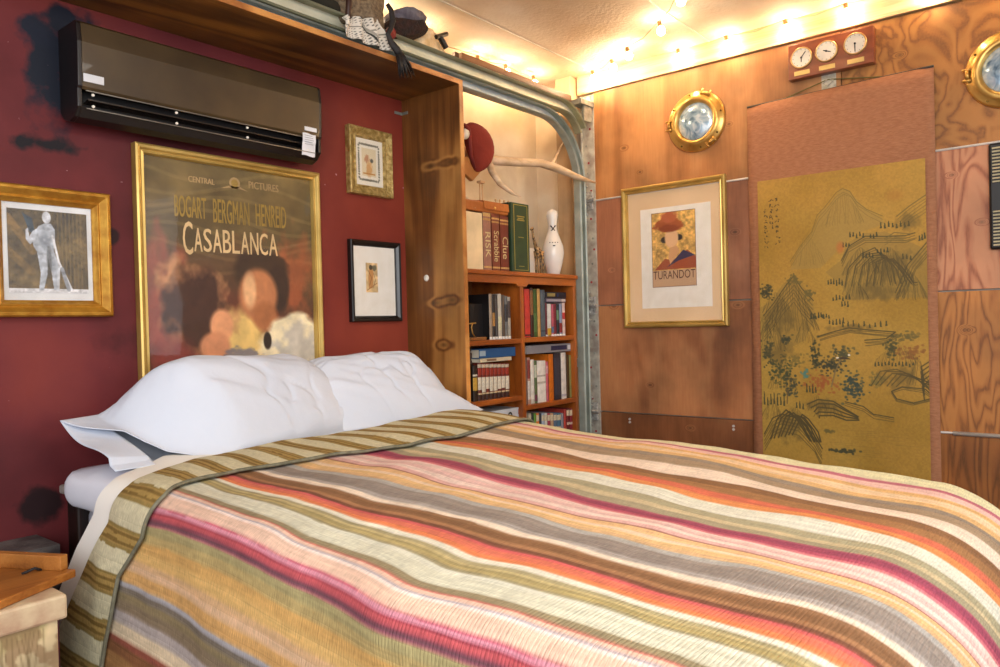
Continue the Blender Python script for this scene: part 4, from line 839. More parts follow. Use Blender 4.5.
# ------------------------------------------------------------------ triple clock
y0c, y1c = at(788, 60, 0, XD-.04).y, at(873.5, 45, 0, XD-.04).y
zc1, zc0 = at(788, 46, 0, XD-.04).z, at(792, 80, 0, XD-.04).z
t = thing('wall_clock', (XD, (y0c+y1c)/2, zc0), 'brown wooden wall clock with three round dials above the scroll', 'clock')
MB().box((XD-.04, y1c, zc0), (XD, y0c, zc1)).build('case', mat('clock_mahogany', '#8a4422', .35, col2='#74341a', ns=6, stretch=(1, .4, 5), coat=.3), t, bevel=.003)
for i, (fx, fy, hm) in enumerate(((.17, .44, ((180, .5), (38, .8))), (.47, .42, ((110, .5), (295, .35))), (.80, .40, ((180, .85), (182, .5))))):
    cy_ = y0c+(y1c-y0c)*fx; cz_ = zc1+(zc0-zc1)*fy; r = .042
    d = MB(); d.lathe([(0, -.0465), (r*.9, -.0465), (r*.9, -.041)], (XD, cy_, cz_), 'x', 32); f = d.build('dial', mat('dial_white', '#efe8d8', .5), t, smooth=False)
    rg = MB(); rg.lathe([(r*.9, -.041), (r*.9, -.049), (r*.96, -.050), (r*1.03, -.046), (r*1.04, -.0395), (r*.9, -.0395)], (XD, cy_, cz_), 'x', 32); rg.build('bezel', mat('bezel_gold', '#d8b070', .35, .6), f, smooth=True)
    hd = MB()
    for ang, ln in hm:
        a = math.radians(ang); dy, dz = -math.sin(a), math.cos(a); e = Vector((XD-.048, cy_, cz_))
        hd.tube([e, e+Vector((0, dy, dz))*r*.85*ln], .0018, 6)
    hd.lathe([(0, -.05), (.004, -.05), (.004, -.0467)], (XD, cy_, cz_), 'x', 10); hd.build('hands', INK, f)
    tk = MB()
    for k in range(12):
        a = k*PI/6; p = Vector((XD-.0468, cy_+math.sin(a)*r*.78, cz_+math.cos(a)*r*.78)); tk.box((p.x-.0003, p.y-.0013, p.z-.0013), (p.x+.0003, p.y+.0013, p.z+.0013))
    tk.build('hour_marks', INK, f)
    pl = MB(); pl.box((XD-.042, cy_-.031, zc0+.012), (XD-.039, cy_+.031, zc0+.030)); pl.build('name_plate', mat('plate_brass', '#e2c078', .4, .5), t, bevel=.0006)

# ------------------------------------------------------------------ portholes
def porthole(cy_, cz_, R1, label, seed):
    t = thing('porthole', (XD, cy_, cz_-R1), label, 'porthole', 'brass portholes on the plywood')
    m = MB(); m.lathe([(R1*.60, 0), (R1*1.0, 0), (R1*1.0, -.010), (R1*.95, -.018), (R1*.86, -.020), (R1*.82, -.030), (R1*.72, -.034), (R1*.66, -.032), (R1*.62, -.022), (R1*.60, -.012)], (XD, cy_, cz_), 'x', 56)
    m.f = [f for f in m.f if len(f) == 4]; m.m = m.m[:len(m.f)]
    m.build('ring', BRASS, t, smooth=True)
    g = MB(); g.lathe([(R1*.64, -.010), (R1*.6, -.016), (R1*.45, -.024), (R1*.25, -.029), (.001, -.031)], (XD, cy_, cz_), 'x', 40)
    g.build('glass', porthole_glass(), t, smooth=True)
    for ang in (25, 145, 270):
        a = math.radians(ang); p = Vector((XD-.024, cy_-math.sin(a)*R1*.93, cz_+math.cos(a)*R1*.93)); tn = Vector((0, -math.cos(a), -math.sin(a))); rd = Vector((0, -math.sin(a), math.cos(a)))
        k = MB(); k.tube([p-tn*.016, p+tn*.016], .007, 10); k.tube([p-rd*.012-tn*.02, p+rd*.016-tn*.02], .005, 8); k.tube([p-rd*.012+tn*.02, p+rd*.016+tn*.02], .005, 8); k.build('hinge_lug' if ang == 270 else 'latch_dog', BRASS, t, smooth=True)
    for k in range(8):
        a = k*PI/4+.2; MB().lathe([(0, -.0225), (.004, -.0225), (.005, -.017)], (XD, cy_+math.sin(a)*R1*.9, cz_+math.cos(a)*R1*.9), 'x', 8).build('screw', mat('old_brass', '#7a5a20', .4, .8), t)
def porthole_glass():
    if 'ph' in MC: return MC['ph']
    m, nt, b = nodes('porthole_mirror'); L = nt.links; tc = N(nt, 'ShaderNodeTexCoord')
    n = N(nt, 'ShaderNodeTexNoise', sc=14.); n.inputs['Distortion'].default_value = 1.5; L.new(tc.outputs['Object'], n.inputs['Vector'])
    r = ramp(nt, [(.3, '#5d7890'), (.45, '#9db8cc'), (.6, '#d8e4ec'), (.75, '#8cc0e0')]); L.new(n.outputs['Fac'], r.inputs[0]); L.new(r.outputs[0], b.inputs['Base Color'])  # blue-white reflections painted into the glass colour
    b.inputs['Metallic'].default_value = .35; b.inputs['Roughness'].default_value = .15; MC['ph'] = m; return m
pc = at(697, 122, 0, XD)
porthole(pc.y, pc.z, .138, 'brass porthole on the plywood above the TURANDOT print', 1)
porthole(.262, z(.868), .140, 'brass porthole to the right of the triple clock, at the photo edge', 2)

# black slatted panel at the right edge
t = thing('slatted_panel', (XD, .22, z(.18)), 'black panel with cream ribs at the right edge of the photo', 'panel')
yv1 = at(989, 200, 0, XD-.02).y; zv1 = at(992, 143, 0, XD-.02).z
MB().box((XD-.02, yv1-.30, at(992, 250, 0, XD).z), (XD, yv1, zv1)).build('backing', BLACKP, t, bevel=.008)
for k in range(46):
    zz = zv1-.02-k*.012
    if 10 < k < 19 or zz < at(992, 248, 0, XD).z: continue
    MB().tube([(XD-.024, yv1-.012, zz), (XD-.024, yv1-.28, zz)], .003, 6).build('rib', mat('cream_rib', '#c9bd96', .6), t)

# ------------------------------------------------------------------ air conditioner
ax0, ax1 = .876, 1.694; az1, az0 = z(.866), z(.600); yf = 2.177
t = thing('air_conditioner', ((ax0+ax1)/2, YR, az0), 'long dark brown split air conditioner mounted above the movie poster', 'air conditioner')
ACB = mat('ac_dark_bronze', '#4c3c24', .38, .2, col2='#3a2c1a', ns=5, coat=.3); ACS = mat('ac_side_black', '#191110', .35, col2='#120c0c')
prof = [(YR, az0+.03), (YR, az1), (yf+.012, az1), (yf+.002, az1-.008), (yf-.004, az1-.06), (yf, az0+.085), (yf+.006, az0+.078), (yf+.006, az0+.030), (yf+.03, az0+.006), (yf+.06, az0-.004), (yf+.10, az0+.008)]
m = MB(); n = len(prof); A_ = [(ax0+.012, y, zz) for y, zz in prof]; B_ = [(ax1-.012, y, zz) for y, zz in prof]
vent = {5, 6}
fs = [(i, (i+1) % n, n+(i+1) % n, n+i) for i in range(n) if i not in (6,)]+[tuple(range(n))[::-1], tuple(range(n, 2*n))]
m.add(A_+B_, fs); m.m = [1 if i >= 6 else 0 for i in range(len(m.m))]
m.build('body', [ACB, ACS], t)
for xa, xb in ((ax0, ax0+.013), (ax1-.013, ax1)):
    e = MB(); e.prism([(y-YR, zz-az0) for y, zz in prof], (xa, YR, az0), (0, 1, 0), (0, 0, 1), (xb-xa, 0, 0)); e.build('side_panel', ACS, t, bevel=.003)
m = MB(); m.box((ax0+.014, yf+.05, az0+.02), (ax1-.014, yf+.055, az0+.085)).build('air_outlet', mat('outlet_black', '#070606', .6), t)
for zz, yy, tl in ((az0+.052, yf+.012, .4), (az0+.026, yf+.006, .1)):
    m = MB(); m.prism([(0, 0), (.03, -.006), (.031, -.003), (0, .004)], (ax0+.03, yy, zz), (0, 1, 0), (0, 0, 1), (ax1-ax0-.08, 0, 0)); m.build('louvre', mat('louvre_dark', '#2a211c', .25, .2), t)
m = MB(); m.box((ax0+.022, yf+.004, az0+.074), (ax1-.03, yf+.007, az0+.077)); m.box((ax0+.022, yf+.001, az0+.024), (ax1-.03, yf+.004, az0+.0265)); m.build('trim_line', mat('silver_line', '#8a857c', .3, .7), t)
for xx in (ax0+.04, ax0+.28, ax0+.52, ax1-.06):
    m = MB(); m.lathe([(0, -.0), (.004, 0), (.004, .004)], (xx, yf+.002, az0+.066), 'y', 8).lathe([(0, -.0), (.004, 0), (.004, .004)], (xx, yf+.002, az0+.034), 'y', 8); m.build('louvre_pin', PAPER, t)
m = MB(); m.box((ax0+.014, yf-.0035, az0+.098), (ax0+.068, yf+.002, az0+.120)); s1 = m.build('sticker', mat('sticker_white', '#e8eaee', .5), t, bevel=.0005)
m = MB(); m.box((ax1-.075, yf-.0035, az0+.098), (ax1-.025, yf+.002, az0+.112)); m.build('sticker', MC['sticker_white'], t)
m = MB(); P = [[(ax1-.085+.055*i/6, yf-.001+(-.002 if j < 4 else .001*(j-3)), az0+.088-.0085*j+.002*math.sin(i)) for j in range(10)] for i in range(7)]; m.grid(P); m.build('sticker', MC['sticker_white'], t, solid=.0008)
lm = MB()
for k in range(5): lm.box((ax1-.078, yf-.0045, az0+.08-.0075*k), (ax1-.045+.003*(k % 3), yf-.004, az0+.0815-.0075*k))
lm.build('sticker_print', mat('grey_ink', '#8c8c90', .7), t)

# ------------------------------------------------------------------ bookcase
bx0, bx1, by0, by1 = 2.236, 3.095, 2.035, 2.33; BT = at(520, 272, 1, by0).z
t = thing('bookcase', ((bx0+bx1)/2, by0, 0), 'orange-brown wooden bookcase with scalloped frieze between the tall board and door track', 'bookcase')
VW = wood('shelf_wood_upright', '#7c3a0e', '#a7581c', '#bd6c28', stretch=(9, 9, 1.2), rings=3, seed=8, fiber=.6, rough=.4, blotch=.15)
th = .02
MB().box((bx0-.004, by0-.014, BT-th), (bx1+.006, by1, BT)).build('top_board', SHELFW, t, bevel=.004)
MB().box((bx0, by0, 0), (bx0+th, by1, BT-th)).build('side_panel', VW, t, bevel=.001)
MB().box((bx1-th, by0, 0), (bx1, by1, BT-th)).build('side_panel', VW, t, bevel=.001)
xd = at(523, 340, 1, by0).x
MB().box((xd-.013, by0, .08), (xd+.013, by1-.01, BT-th)).build('divider', VW, t, bevel=.001)
MB().box((bx0, by1-.01, 0), (bx1, by1, BT-th)).build('back_panel', mat('back_ply', '#94561f', .6, col2='#7c4416', ns=4), t)
fz = z(0)+.175 if False else at(500, 283, 1, by0).z
poly = [(bx0, 0), (bx1, 0), (bx1, fz-(BT-th)), (xd+.045, fz-(BT-th)), (xd+.03, fz-(BT-th)-.012), (xd-.03, fz-(BT-th)-.012), (xd-.045, fz-(BT-th)), (bx0, fz-(BT-th))]
MB().prism(poly, (0, by0-.004, BT-th), (1, 0, 0), (0, 0, 1), (0, .018, 0)).build('frieze', SHELFW, t, bevel=.001)
ZL1 = at(500, 339.5, 1, by0).z; ZR1 = at(550, 336.5, 1, by0).z; ZL2 = at(505, 398, 1, by0).z; ZR2 = at(552, 401.5, 1, by0).z
for x0, x1, zz in ((bx0+th, xd-.013, ZL1), (xd+.013, bx1-th, ZR1), (bx0+th, xd-.013, ZL2), (xd+.013, bx1-th, ZR2), (bx0+th, xd-.013, ZL2-.27), (xd+.013, bx1-th, ZR2-.25)):
    MB().box((x0, by0+.002, zz-.022), (x1, by1-.01, zz)).build('shelf', SHELFW, t, bevel=.002)

def X(px, y=2.06): return at(px, 330, 1, y).x
def book(px0, px1, py_top, floor, col, label, group, cat='book', depth=.15, name='book', yf_=2.06, edge='#e6dcc6', bands=None, tilt=0., txt=None, tcol='#d8c890', cover=None, hgt=None):
    """upright book: spine towards the camera side (-y), cover, page block"""
    x0, x1 = X(px0, yf_), X(px1, yf_)-.0008; hh = hgt or (at(px0, py_top, 1, yf_).z-floor); w_ = x1-x0; zb_ = floor+.0006
    t = thing(name, ((x0+x1)/2, yf_, zb_), label, cat, group)
    cm_ = mat('cover_%s' % (cover or col)[1:], cover or col, .45, ns=30); sm_ = mat('spine_%s' % col[1:], col, .45, ns=30)
    c_ = min(.0025, w_*.14)
    m = MB(); m.box((x0, yf_, zb_), (x0+c_, yf_+depth, zb_+hh), 0); m.box((x1-c_, yf_, zb_), (x1, yf_+depth, zb_+hh), 0); m.build('cover', cm_, t)
    m = MB(); m.prism([(0, 0), (w_*.2, -.0022), (w_*.5, -.003), (w_*.8, -.0022), (w_, 0), (w_, .003), (0, .003)], (x0, yf_, zb_), (1, 0, 0), (0, 1, 0), (0, 0, hh)); s_ = m.build('spine', sm_, t)
    m = MB(); m.box((x0+c_, yf_+.003, zb_+.003), (x1-c_, yf_+depth-.003, zb_+hh-.003)); m.build('pages', mat('pages_%s' % edge[1:], edge, .8, ns=60, stretch=(8, 1, 1)), t)
    if bands:
        m = MB(); ms = []
        for i, (f0, f1, bc) in enumerate(bands):
            m.prism([(0, -.0003), (w_*.2, -.0026), (w_*.5, -.0034), (w_*.8, -.0026), (w_, -.0003), (w_*.5, 0)], (x0, yf_, zb_+hh*f0), (1, 0, 0), (0, 1, 0), (0, 0, hh*(f1-f0)), i); ms.append(mat('band_%s' % bc[1:], bc, .5, ns=200, bump=0))
        m.build('spine_print', ms, t)
    if txt:
        m = MB(); text(m, txt[0], (x0+w_*txt[1], yf_-.0036, zb_+hh*txt[4]), (0, 0, -hh*(txt[4]-txt[3])), (w_*(txt[2]-txt[1]), 0, 0)); m.build('lettering', mat('letter_%s' % tcol[1:], tcol, .5), t, fix=False)
    return t, x0, x1, zb_, hh
# --- top of the bookcase
FT = BT
g = 'game boxes and tall books on top of the bookcase'
yT = 2.05
def topbox(p0, p1, pt_, col, label, bands, txt, depth=.19, cat='game box'):
    return book(p0, p1, pt_, FT, col, label, g, cat, depth, 'game_box', yT, bands=bands, txt=txt, edge='#d8c8a8')
topbox(485.5, 493.5, 212.5, '#9a6a58', 'mauve-brown RISK game box beside the pale cream box side', ((.93, .99, '#c8a060'), (.86, .90, '#b48a50'), (.04, .07, '#c8a060')), ('RISK', .2, .85, .22, .66))
topbox(494.2, 502, 214, '#7a3a26', 'reddish-brown game box lettered Scrabble, middle of the three', ((.90, .93, '#c8a060'), (.84, .87, '#b48a50'), (.04, .07, '#c8a060')), ('Scrabble', .2, .85, .16, .70))
topbox(502.6, 511, 216, '#74301f', 'dark brown game box lettered Clue next to the green book', ((.90, .93, '#c8a060'), (.84, .87, '#b48a50'), (.04, .07, '#c8a060')), ('Clue', .2, .85, .22, .62))
x0, x1 = X(463, yT), X(485, yT); hh = at(480, 213, 1, yT).z-FT
tt_ = thing('game_box', ((x0+x1)/2, yT, FT), 'pale mauve box with a cream front edge, leftmost on top of the bookcase', 'game box', g)
MB().box((x0, yT+.004, FT+.0006), (x1-.004, yT+.2, FT+hh)).build('box', mat('mauve_card', '#b49484', .6, col2='#a5856f', ns=12), tt_, bevel=.002)
MB().box((x0, yT, FT+.0006), (x1, yT+.012, FT+hh)).build('lid_edge', mat('cream_card', '#ecd2a4', .6), tt_, bevel=.001)
# green gilt book, turned slightly so that spine and cover show
gx0, gx1 = X(512, yT), X(531.5, yT-.01); gh = at(520, 204, 1, yT).z-FT
t = thing('large_book', ((gx0+gx1)/2, yT, FT), 'large dark green book with gold border standing beside the Clue box', 'book', g)
GR = mat('green_cloth', '#2c4428', .5, col2='#213820', ns=20)
MB().box((gx0, yT-.012, FT+.0006), (gx1, yT+.004, FT+gh)).build('spine', GR, t, bevel=.003)
MB().box((gx0, yT+.004, FT+.0006), (gx0+.004, yT+.18, FT+gh)).box((gx1-.004, yT+.004, FT+.0006), (gx1, yT+.18, FT+gh)).build('cover', mat('dark_green', '#1e3326', .5), t)
MB().box((gx0+.004, yT+.004, FT+.004), (gx1-.004, yT+.175, FT+gh-.004)).build('pages', mat('pages_e6dcc6', '#e6dcc6', .8), t)
gw = gx1-gx0; m = MB(); yq = yT-.0135
for a, b, c_, d in ((.14, .86, .965, .975), (.14, .86, .025, .035), (.12, .15, .025, .975), (.86, .89, .025, .975)): m.box((gx0+gw*a, yq, FT+gh*c_), (gx0+gw*b, yq+.001, FT+gh*d))
for (a, b, c_, d) in ((.3, .72, .80, .815), (.34, .68, .77, .785), (.3, .72, .745, .76), (.36, .66, .50, .51), (.36, .66, .08, .09)): m.box((gx0+gw*a, yq, FT+gh*c_), (gx0+gw*b, yq+.001, FT+gh*d))
m.build('gilt_border', mat('gilt', '#b0a052', .4, .4), t)
# orange leather case lying on the game boxes
ht = max(at(480, 213, 1, yT).z, at(505, 216, 1, yT).z)+.002
cx0, cx1 = X(464, yT), X(511.5, yT); pass
t = thing('leather_case', ((cx0+cx1)/2, yT, ht), 'orange-tan leather case lying across the game boxes', 'case')
LE = mat('tan_leather', '#b4682a', .5, col2='#9a5420', ns=12, bump=.2)
m = MB(); m.prism([(0, 0), (.145, 0), (.145, .048), (.13, .064), (.0, .044)], (cx0, yT, ht+.001), (0, 1, 0), (0, 0, 1), (cx1-cx0, 0, 0)); m.build('body', LE, t, bevel=.006)
m = MB(); m.prism([(-.0035, .014), (0, .046), (.128, .066), (.128, .068), (-.004, .049), (-.007, .014)], (cx0+(cx1-cx0)*.45, yT, ht+.001), (0, 1, 0), (0, 0, 1), ((cx1-cx0)*.54, 0, 0)); m.build('flap', LE, t, bevel=.001)
MB().lathe([(0, -.0085), (.006, -.0085), (.007, -.004), (.004, -.003)], (X(497, yT), yT, ht+.024), 'y', 12).build('stud', BRASS, t, smooth=True)
# little wooden stool ornament and pegs
casetop = ht+.066
p = at(481, 186, 1, 2.14); sx_, sw = p.x, .020; ztop_ = at(481, 181, 1, 2.14).z
t = thing('wooden_ornament', (sx_, 2.14, casetop), 'tiny pale wooden stand with two legs on the leather case', 'ornament')
PW = mat('pale_wood', '#d8b48a', .6, col2='#c49a6c', ns=20)
MB().box((sx_-.016, 2.128, ztop_-.011), (sx_+.016, 2.152, ztop_)).build('top', PW, t, bevel=.002)
for s in (-1, 1): MB().tube([(sx_+s*.009, 2.14, casetop-.008), (sx_+s*.009, 2.14, ztop_-.011)], .0035, 8).build('leg', PW, t)
for k in range(4):
    xx = X(499+4.2*k, 2.15); zz0 = casetop-.004; m = MB()
    m.lathe([(.006, 0), (.005, .012), (.003, .018), (.0055, .024), (.005, .030), (.001, .033)], (xx, 2.15, zz0), 'z', 10)
    tag(m.build('peg_figure', PW, smooth=True), ['pale wooden peg figure nearest the little stand', 'second pale wooden peg figure from the little stand', 'third pale wooden peg figure from the little stand', 'pale wooden peg figure nearest the green book'][k], 'figurine', 'peg figures on the leather case')
# giraffe figurine
gx = X(541.5, 2.085); t = thing('giraffe_figurine', (gx, 2.085, FT), 'small dark patterned giraffe figurine between green book and bowling pin', 'figurine')
m = MB(); gy = 2.085
body = [(gx-.035, gy, FT+.105), (gx-.01, gy, FT+.102), (gx+.012, gy, FT+.09)]
m.tube([(gx-.03, gy, FT+.125), (gx-.015, gy, FT+.115), (gx+.006, gy, FT+.10), (gx+.018, gy, FT+.088)], [.010, .015, .015, .010], 10)
for dx, dy in ((-.026, -.008), (-.024, .008), (.012, -.008), (.014, .008)): m.tube([(gx+dx, gy+dy, FT+.11), (gx+dx+.004, gy+dy, FT+.05), (gx+dx+.003, gy+dy, FT+.001)], [.008, .004, .0035], 8)
m.tube([(gx-.028, gy, FT+.125), (gx-.045, gy, FT+.17), (gx-.055, gy, FT+.21)], [.009, .006, .005], 8); m.tube([(gx-.052, gy, FT+.212), (gx-.070, gy-.004, FT+.206)], [.008, .005], 8)
gm, nt, b = nodes('giraffe_hide'); tc = N(nt, 'ShaderNodeTexCoord'); vo = N(nt, 'ShaderNodeTexVoronoi', sc=90.); nt.links.new(tc.outputs['Object'], vo.inputs['Vector'])
r = ramp(nt, [(.3, '#2c1c14'), (.6, '#b08a5a')]); nt.links.new(vo.outputs['Distance'], r.inputs[0]); nt.links.new(r.outputs[0], b.inputs['Base Color'])
m.build('body', gm, t, smooth=True)
MB().box((gx-.04, gy-.018, FT+.0005), (gx+.028, gy+.018, FT+.004)).build('base', mat('ebony', '#2c1810', .5), t)
m = MB(); m.box((X(531.5, 2.13), 2.13, FT+.0005), (X(536.5, 2.13), 2.14, at(535, 247, 1, 2.09).z)); tag(m.build('white_card', PAPER, bevel=.001), 'small white card standing behind the giraffe figurine', 'card')
# bowling pin
bp_ = at(553, 276, 1, 2.12); bxx = at(553, 250, 1, 2.12).x; hh = at(553, 209.5, 1, 2.12).z-FT
t = thing('bowling_pin', (bxx, 2.12, FT), 'white bowling pin with a black X on its neck, on the bookcase', 'bowling pin')
pr = [(.026, 0), (.030, .02), (.046, .20), (.053, .34), (.050, .44), (.036, .56), (.023, .68), (.0205, .75), (.024, .84), (.028, .90), (.025, .96), (.012, .99), (.002, 1)]
m = MB(); m.lathe([(r_*1.02, h_*hh) for r_, h_ in pr], (bxx, 2.12, FT+.0006), 'z', 32); m.build('body', mat('white_gloss', '#e9e4dc', .25, col2='#e0dad0', ns=6, coat=.4), t, smooth=True)
def wrap_text(mb, s, cx, cy, zc, r, wdt, hgt, a0, mi=0):
    g_, f_ = text_geo(s); vs_ = []
    for a, b in g_:
        th_ = a0+(a-.5)*wdt/r; vs_.append((cx+math.sin(th_)*r, cy-math.cos(th_)*r, zc+(b-.5)*hgt))
    mb.add(vs_, f_, mi)
m = MB(); wrap_text(m, 'X', bxx, 2.12, FT+hh*.70, .0235+.002, .030, .034, -.85); wrap_text(m, 'X', bxx, 2.12, FT+hh*.70, .0235+.0022, .036, .030, -.85)
wrap_text(m, '- - - -', bxx, 2.12, FT+hh*.49, .0465, .045, .004, -.85); wrap_text(m, '-', bxx, 2.12, FT+hh*.44, .0515, .012, .005, -.85); m.build('lettering', INK, t, fix=False)

# --- upper left bay
def row(spec, floor, grp, where, cat='book', yf_=2.06, depth=.15):
    for (p0, p1, pt_, col, lab, bands, *cv) in spec: book(p0, p1, pt_, floor, col, lab, grp, cat, depth, 'book', yf_, bands=bands, cover=cv[0] if cv else None)
g = 'books and discs in the upper left bay'
book(470, 489, 297, ZL1, '#181414', 'thick black-covered album standing at the left of the upper left bay', g, 'book', .20, yf_=2.10, edge='#2a2626', hgt=.155)
row([(489.5, 492.5, 294, '#9a8a78', 'taupe case next to the thick black album', ((0, .06, '#e8e4dc'),), '#1a1616'), (492.7, 495.5, 295, '#2c2420', 'dark brown case, second after the thick black album', ((0, .06, '#e8e4dc'), (.3, .6, '#a87a3c'))),
     (495.7, 498.2, 294.5, '#3a3430', 'charcoal case left of the pale grey one', ((0, .06, '#d8d4cc'), (.1, .9, '#4c4642'))), (498.4, 502, 294, '#c4bcae', 'pale grey case in the middle of the upper left bay', ((0, .06, '#f0ece4'), (.2, .5, '#d6cfa8'))),
     (502.2, 505, 295, '#5a4c40', 'brown case right of the pale grey one', ((0, .06, '#e8e4dc'),)), (505.2, 508, 296, '#70706e', 'mid grey case, last but one in the upper left bay', ((0, .06, '#e8e4dc'), (.4, .8, '#34343a'))),
     (508.2, 511, 297, '#a9a294', 'light grey case at the right end of the upper left bay', ((0, .06, '#f0ece4'), (.5, .9, '#4a3c38')))], ZL1, g, '')
xo = X(474, 2.05); t = thing('small_stand', (xo, 2.05, ZL1), 'small brown wooden stand with a curved arm before the black album', 'stand')
BW = mat('brown_wood', '#8a5a2c', .5, col2='#6c421c', ns=15)
MB().box((X(467, 2.045), 2.042, ZL1+.001), (X(486, 2.045), 2.095, ZL1+.014)).build('base', BW, t, bevel=.002)
MB().tube([(xo+.012, 2.055, ZL1+.014), (xo-.004, 2.055, ZL1+.03), (xo-.010, 2.055, ZL1+.055), (xo-.004, 2.055, ZL1+.072)], .003, 8).build('arm', BRASS, t, smooth=True)
MB().tube([(xo-.025, 2.055, ZL1+.071), (xo+.018, 2.055, ZL1+.073)], .003, 8).build('crossbar', BRASS, t)
# --- upper right bay
g = 'books and discs in the upper right bay'
row([(525, 530.5, 289, '#c83c34', 'bright red book at the left of the upper right bay', ((.03, .06, '#2a1414'),)), (530.8, 533.8, 288, '#3c2218', 'dark brown book between the bright red and green ones', ((.45, .95, '#8a5a34'),)),
     (534, 537.6, 289.5, '#3f5a26', 'moss green book in the upper right bay', ((.1, .5, '#55703a'),)), (537.8, 540.8, 289, '#c99c58', 'tan book between the green and slate grey ones', ()), (541, 545.5, 290, '#56626c', 'slate grey book in the upper right bay', ((.1, .14, '#3c4650'),)),
     (545.7, 547.4, 303, '#6a1c24', 'thin dark red disc case beside the slate grey book', ((0, .05, '#e0dcd4'),)), (547.6, 551.4, 304, '#dcdcd6', 'white disc case with yellow foot, upper right bay', ((0, .25, '#c8a030'), (0, .04, '#f0f0f0'))),
     (551.6, 554, 304.5, '#c05a6c', 'pink disc case in the upper right bay', ((0, .06, '#ececec'), (.1, .3, '#5a6a8a'))), (554.2, 556.6, 304, '#7a2430', 'crimson disc case right of the pink one', ((0, .06, '#ececec'),)), (556.8, 559.4, 304, '#2c3036', 'black disc case in the upper right bay', ((0, .06, '#ececec'), (.5, .8, '#6a8a6a'))),
     (559.6, 562.4, 304, '#8a96b4', 'blue-grey disc case in the upper right bay', ((0, .06, '#ececec'), (.1, .4, '#8c2c2c'))), (562.6, 565.4, 303, '#e4c8c0', 'cream and red disc case at the right end of the upper right bay', ((0, .06, '#ececec'), (.5, .7, '#c03c3c')))], ZR1, g, '')
def flatbook(p0, p1, pyb, pyt, col, label, grp, yf_=2.06, depth=.14, bands=None, cover=None, zb_=None):
    x0, x1 = X(p0, yf_), X(p1, yf_); z0_ = zb_ if zb_ is not None else at(p0, pyb, 1, yf_).z; z1_ = z0_+(at(p0, pyt, 1, yf_).z-at(p0, pyb, 1, yf_).z)
    t = thing('book', ((x0+x1)/2, yf_, z0_), label, 'book', grp); th_ = min(.003, (z1_-z0_)*.15)
    MB().box((x0, yf_, z0_+.0005), (x1, yf_+depth, z0_+th_)).box((x0, yf_, z1_-th_), (x1, yf_+depth, z1_)).build('cover', mat('cover_%s' % (cover or col)[1:], cover or col, .45), t)
    MB().box((x0, yf_-.002, z0_+.0005), (x1, yf_+.002, z1_)).build('spine', mat('spine_%s' % col[1:], col, .45), t, bevel=.001)
    MB().box((x0+.002, yf_+.002, z0_+th_), (x1-.002, yf_+depth-.003, z1_-th_)).build('pages', mat('pages_e6dcc6', '#e6dcc6', .8), t)
    if bands:
        m = MB(); ms = []
        for i, (f0, f1, bc) in enumerate(bands): m.box((x0+(x1-x0)*f0, yf_-.0028, z0_+(z1_-z0_)*.25), (x0+(x1-x0)*f1, yf_-.002, z1_-(z1_-z0_)*.2), i); ms.append(mat('band_%s' % bc[1:], bc, .5))
        m.build('spine_print', ms, t)
    return z1_
ztp = at(550, 303, 1, 2.06).z+.001
ztp = flatbook(545.8, 566, 303, 298.5, '#4a4658', 'dark violet case lying flat on the disc cases', g, bands=((.05, .75, '#a8a0ac'), (.78, .98, '#d8ccc8')), zb_=ztp+.001)
flatbook(546, 566.5, 298, 292, '#1e1c2c', 'navy-black case lying topmost above the disc cases', g, bands=((.08, .45, '#a09058'), (.55, .62, '#2a3c6a')), zb_=ztp+.0008)
# --- lower left bay
g = 'red and white disc set in the lower left bay'
names = ['at the left end', 'second from the left end', 'third from the left end', 'fourth from the left end', 'fourth from the right end', 'third from the right end', 'second from the right end', 'at the right end']
for k in range(8):
    p0 = 476.6+k*3.95; rnk = random.Random(k)
    bnd = [(.0, .16, '#3c2018'), (.16, .2, '#c8b48c'), (.2+.1*rnk.random(), .62, '#dcd2bc'), (.62, .66, '#7a2c20'), (.68, .86, '#9c3424'), (.88, .97, '#c9b9a0')]
    book(p0, p0+3.7, 363.5, ZL2, '#6e2c20', 'red and cream disc case of the matching set, %s' % names[k], g, 'disc case', .14, 'disc_case', 2.06, bands=bnd)
g = 'other books in the lower left bay'
book(471.5, 476.2, 366, ZL2, '#2c2018', 'black and yellow book at the left of the matching disc set', g, yf_=2.06, bands=((.3, .66, '#c9a040'), (.7, .75, '#d8d0c0')))
ztp = at(490, 362.5, 1, 2.06).z+.002
ztp = flatbook(479, 510.5, 362.5, 358.5, '#d4c6a8', 'thin cream book lying on the matching disc set', g, zb_=ztp, bands=((.2, .5, '#8a6a50'),))
flatbook(478.5, 514.5, 358, 348.5, '#24588c', 'thick blue book lying flat in the lower left bay', g, zb_=ztp+.001, bands=((.0, .16, '#a8bcc8'),), cover='#2c6498')
xo = X(473, 2.055); t = thing('carved_figure', (xo, 2.07, at(473, 367, 1, 2.06).z), 'small dark carved figure standing beside the blue book', 'figurine')
zq = at(473, 366, 1, 2.06).z+.002; zq2 = at(473, 348, 1, 2.06).z
m = MB(); m.lathe([(.016, 0), (.013, .01), (.009, .025), (.013, .04), (.012, .05), (.006, .055), (.009, .062), (.008, .07), (.002, .075)], (xo, 2.08, zq), 'z', 14); m.build('body', mat('dark_carving', '#3a2216', .5, col2='#22140e', ns=40), t, smooth=True)
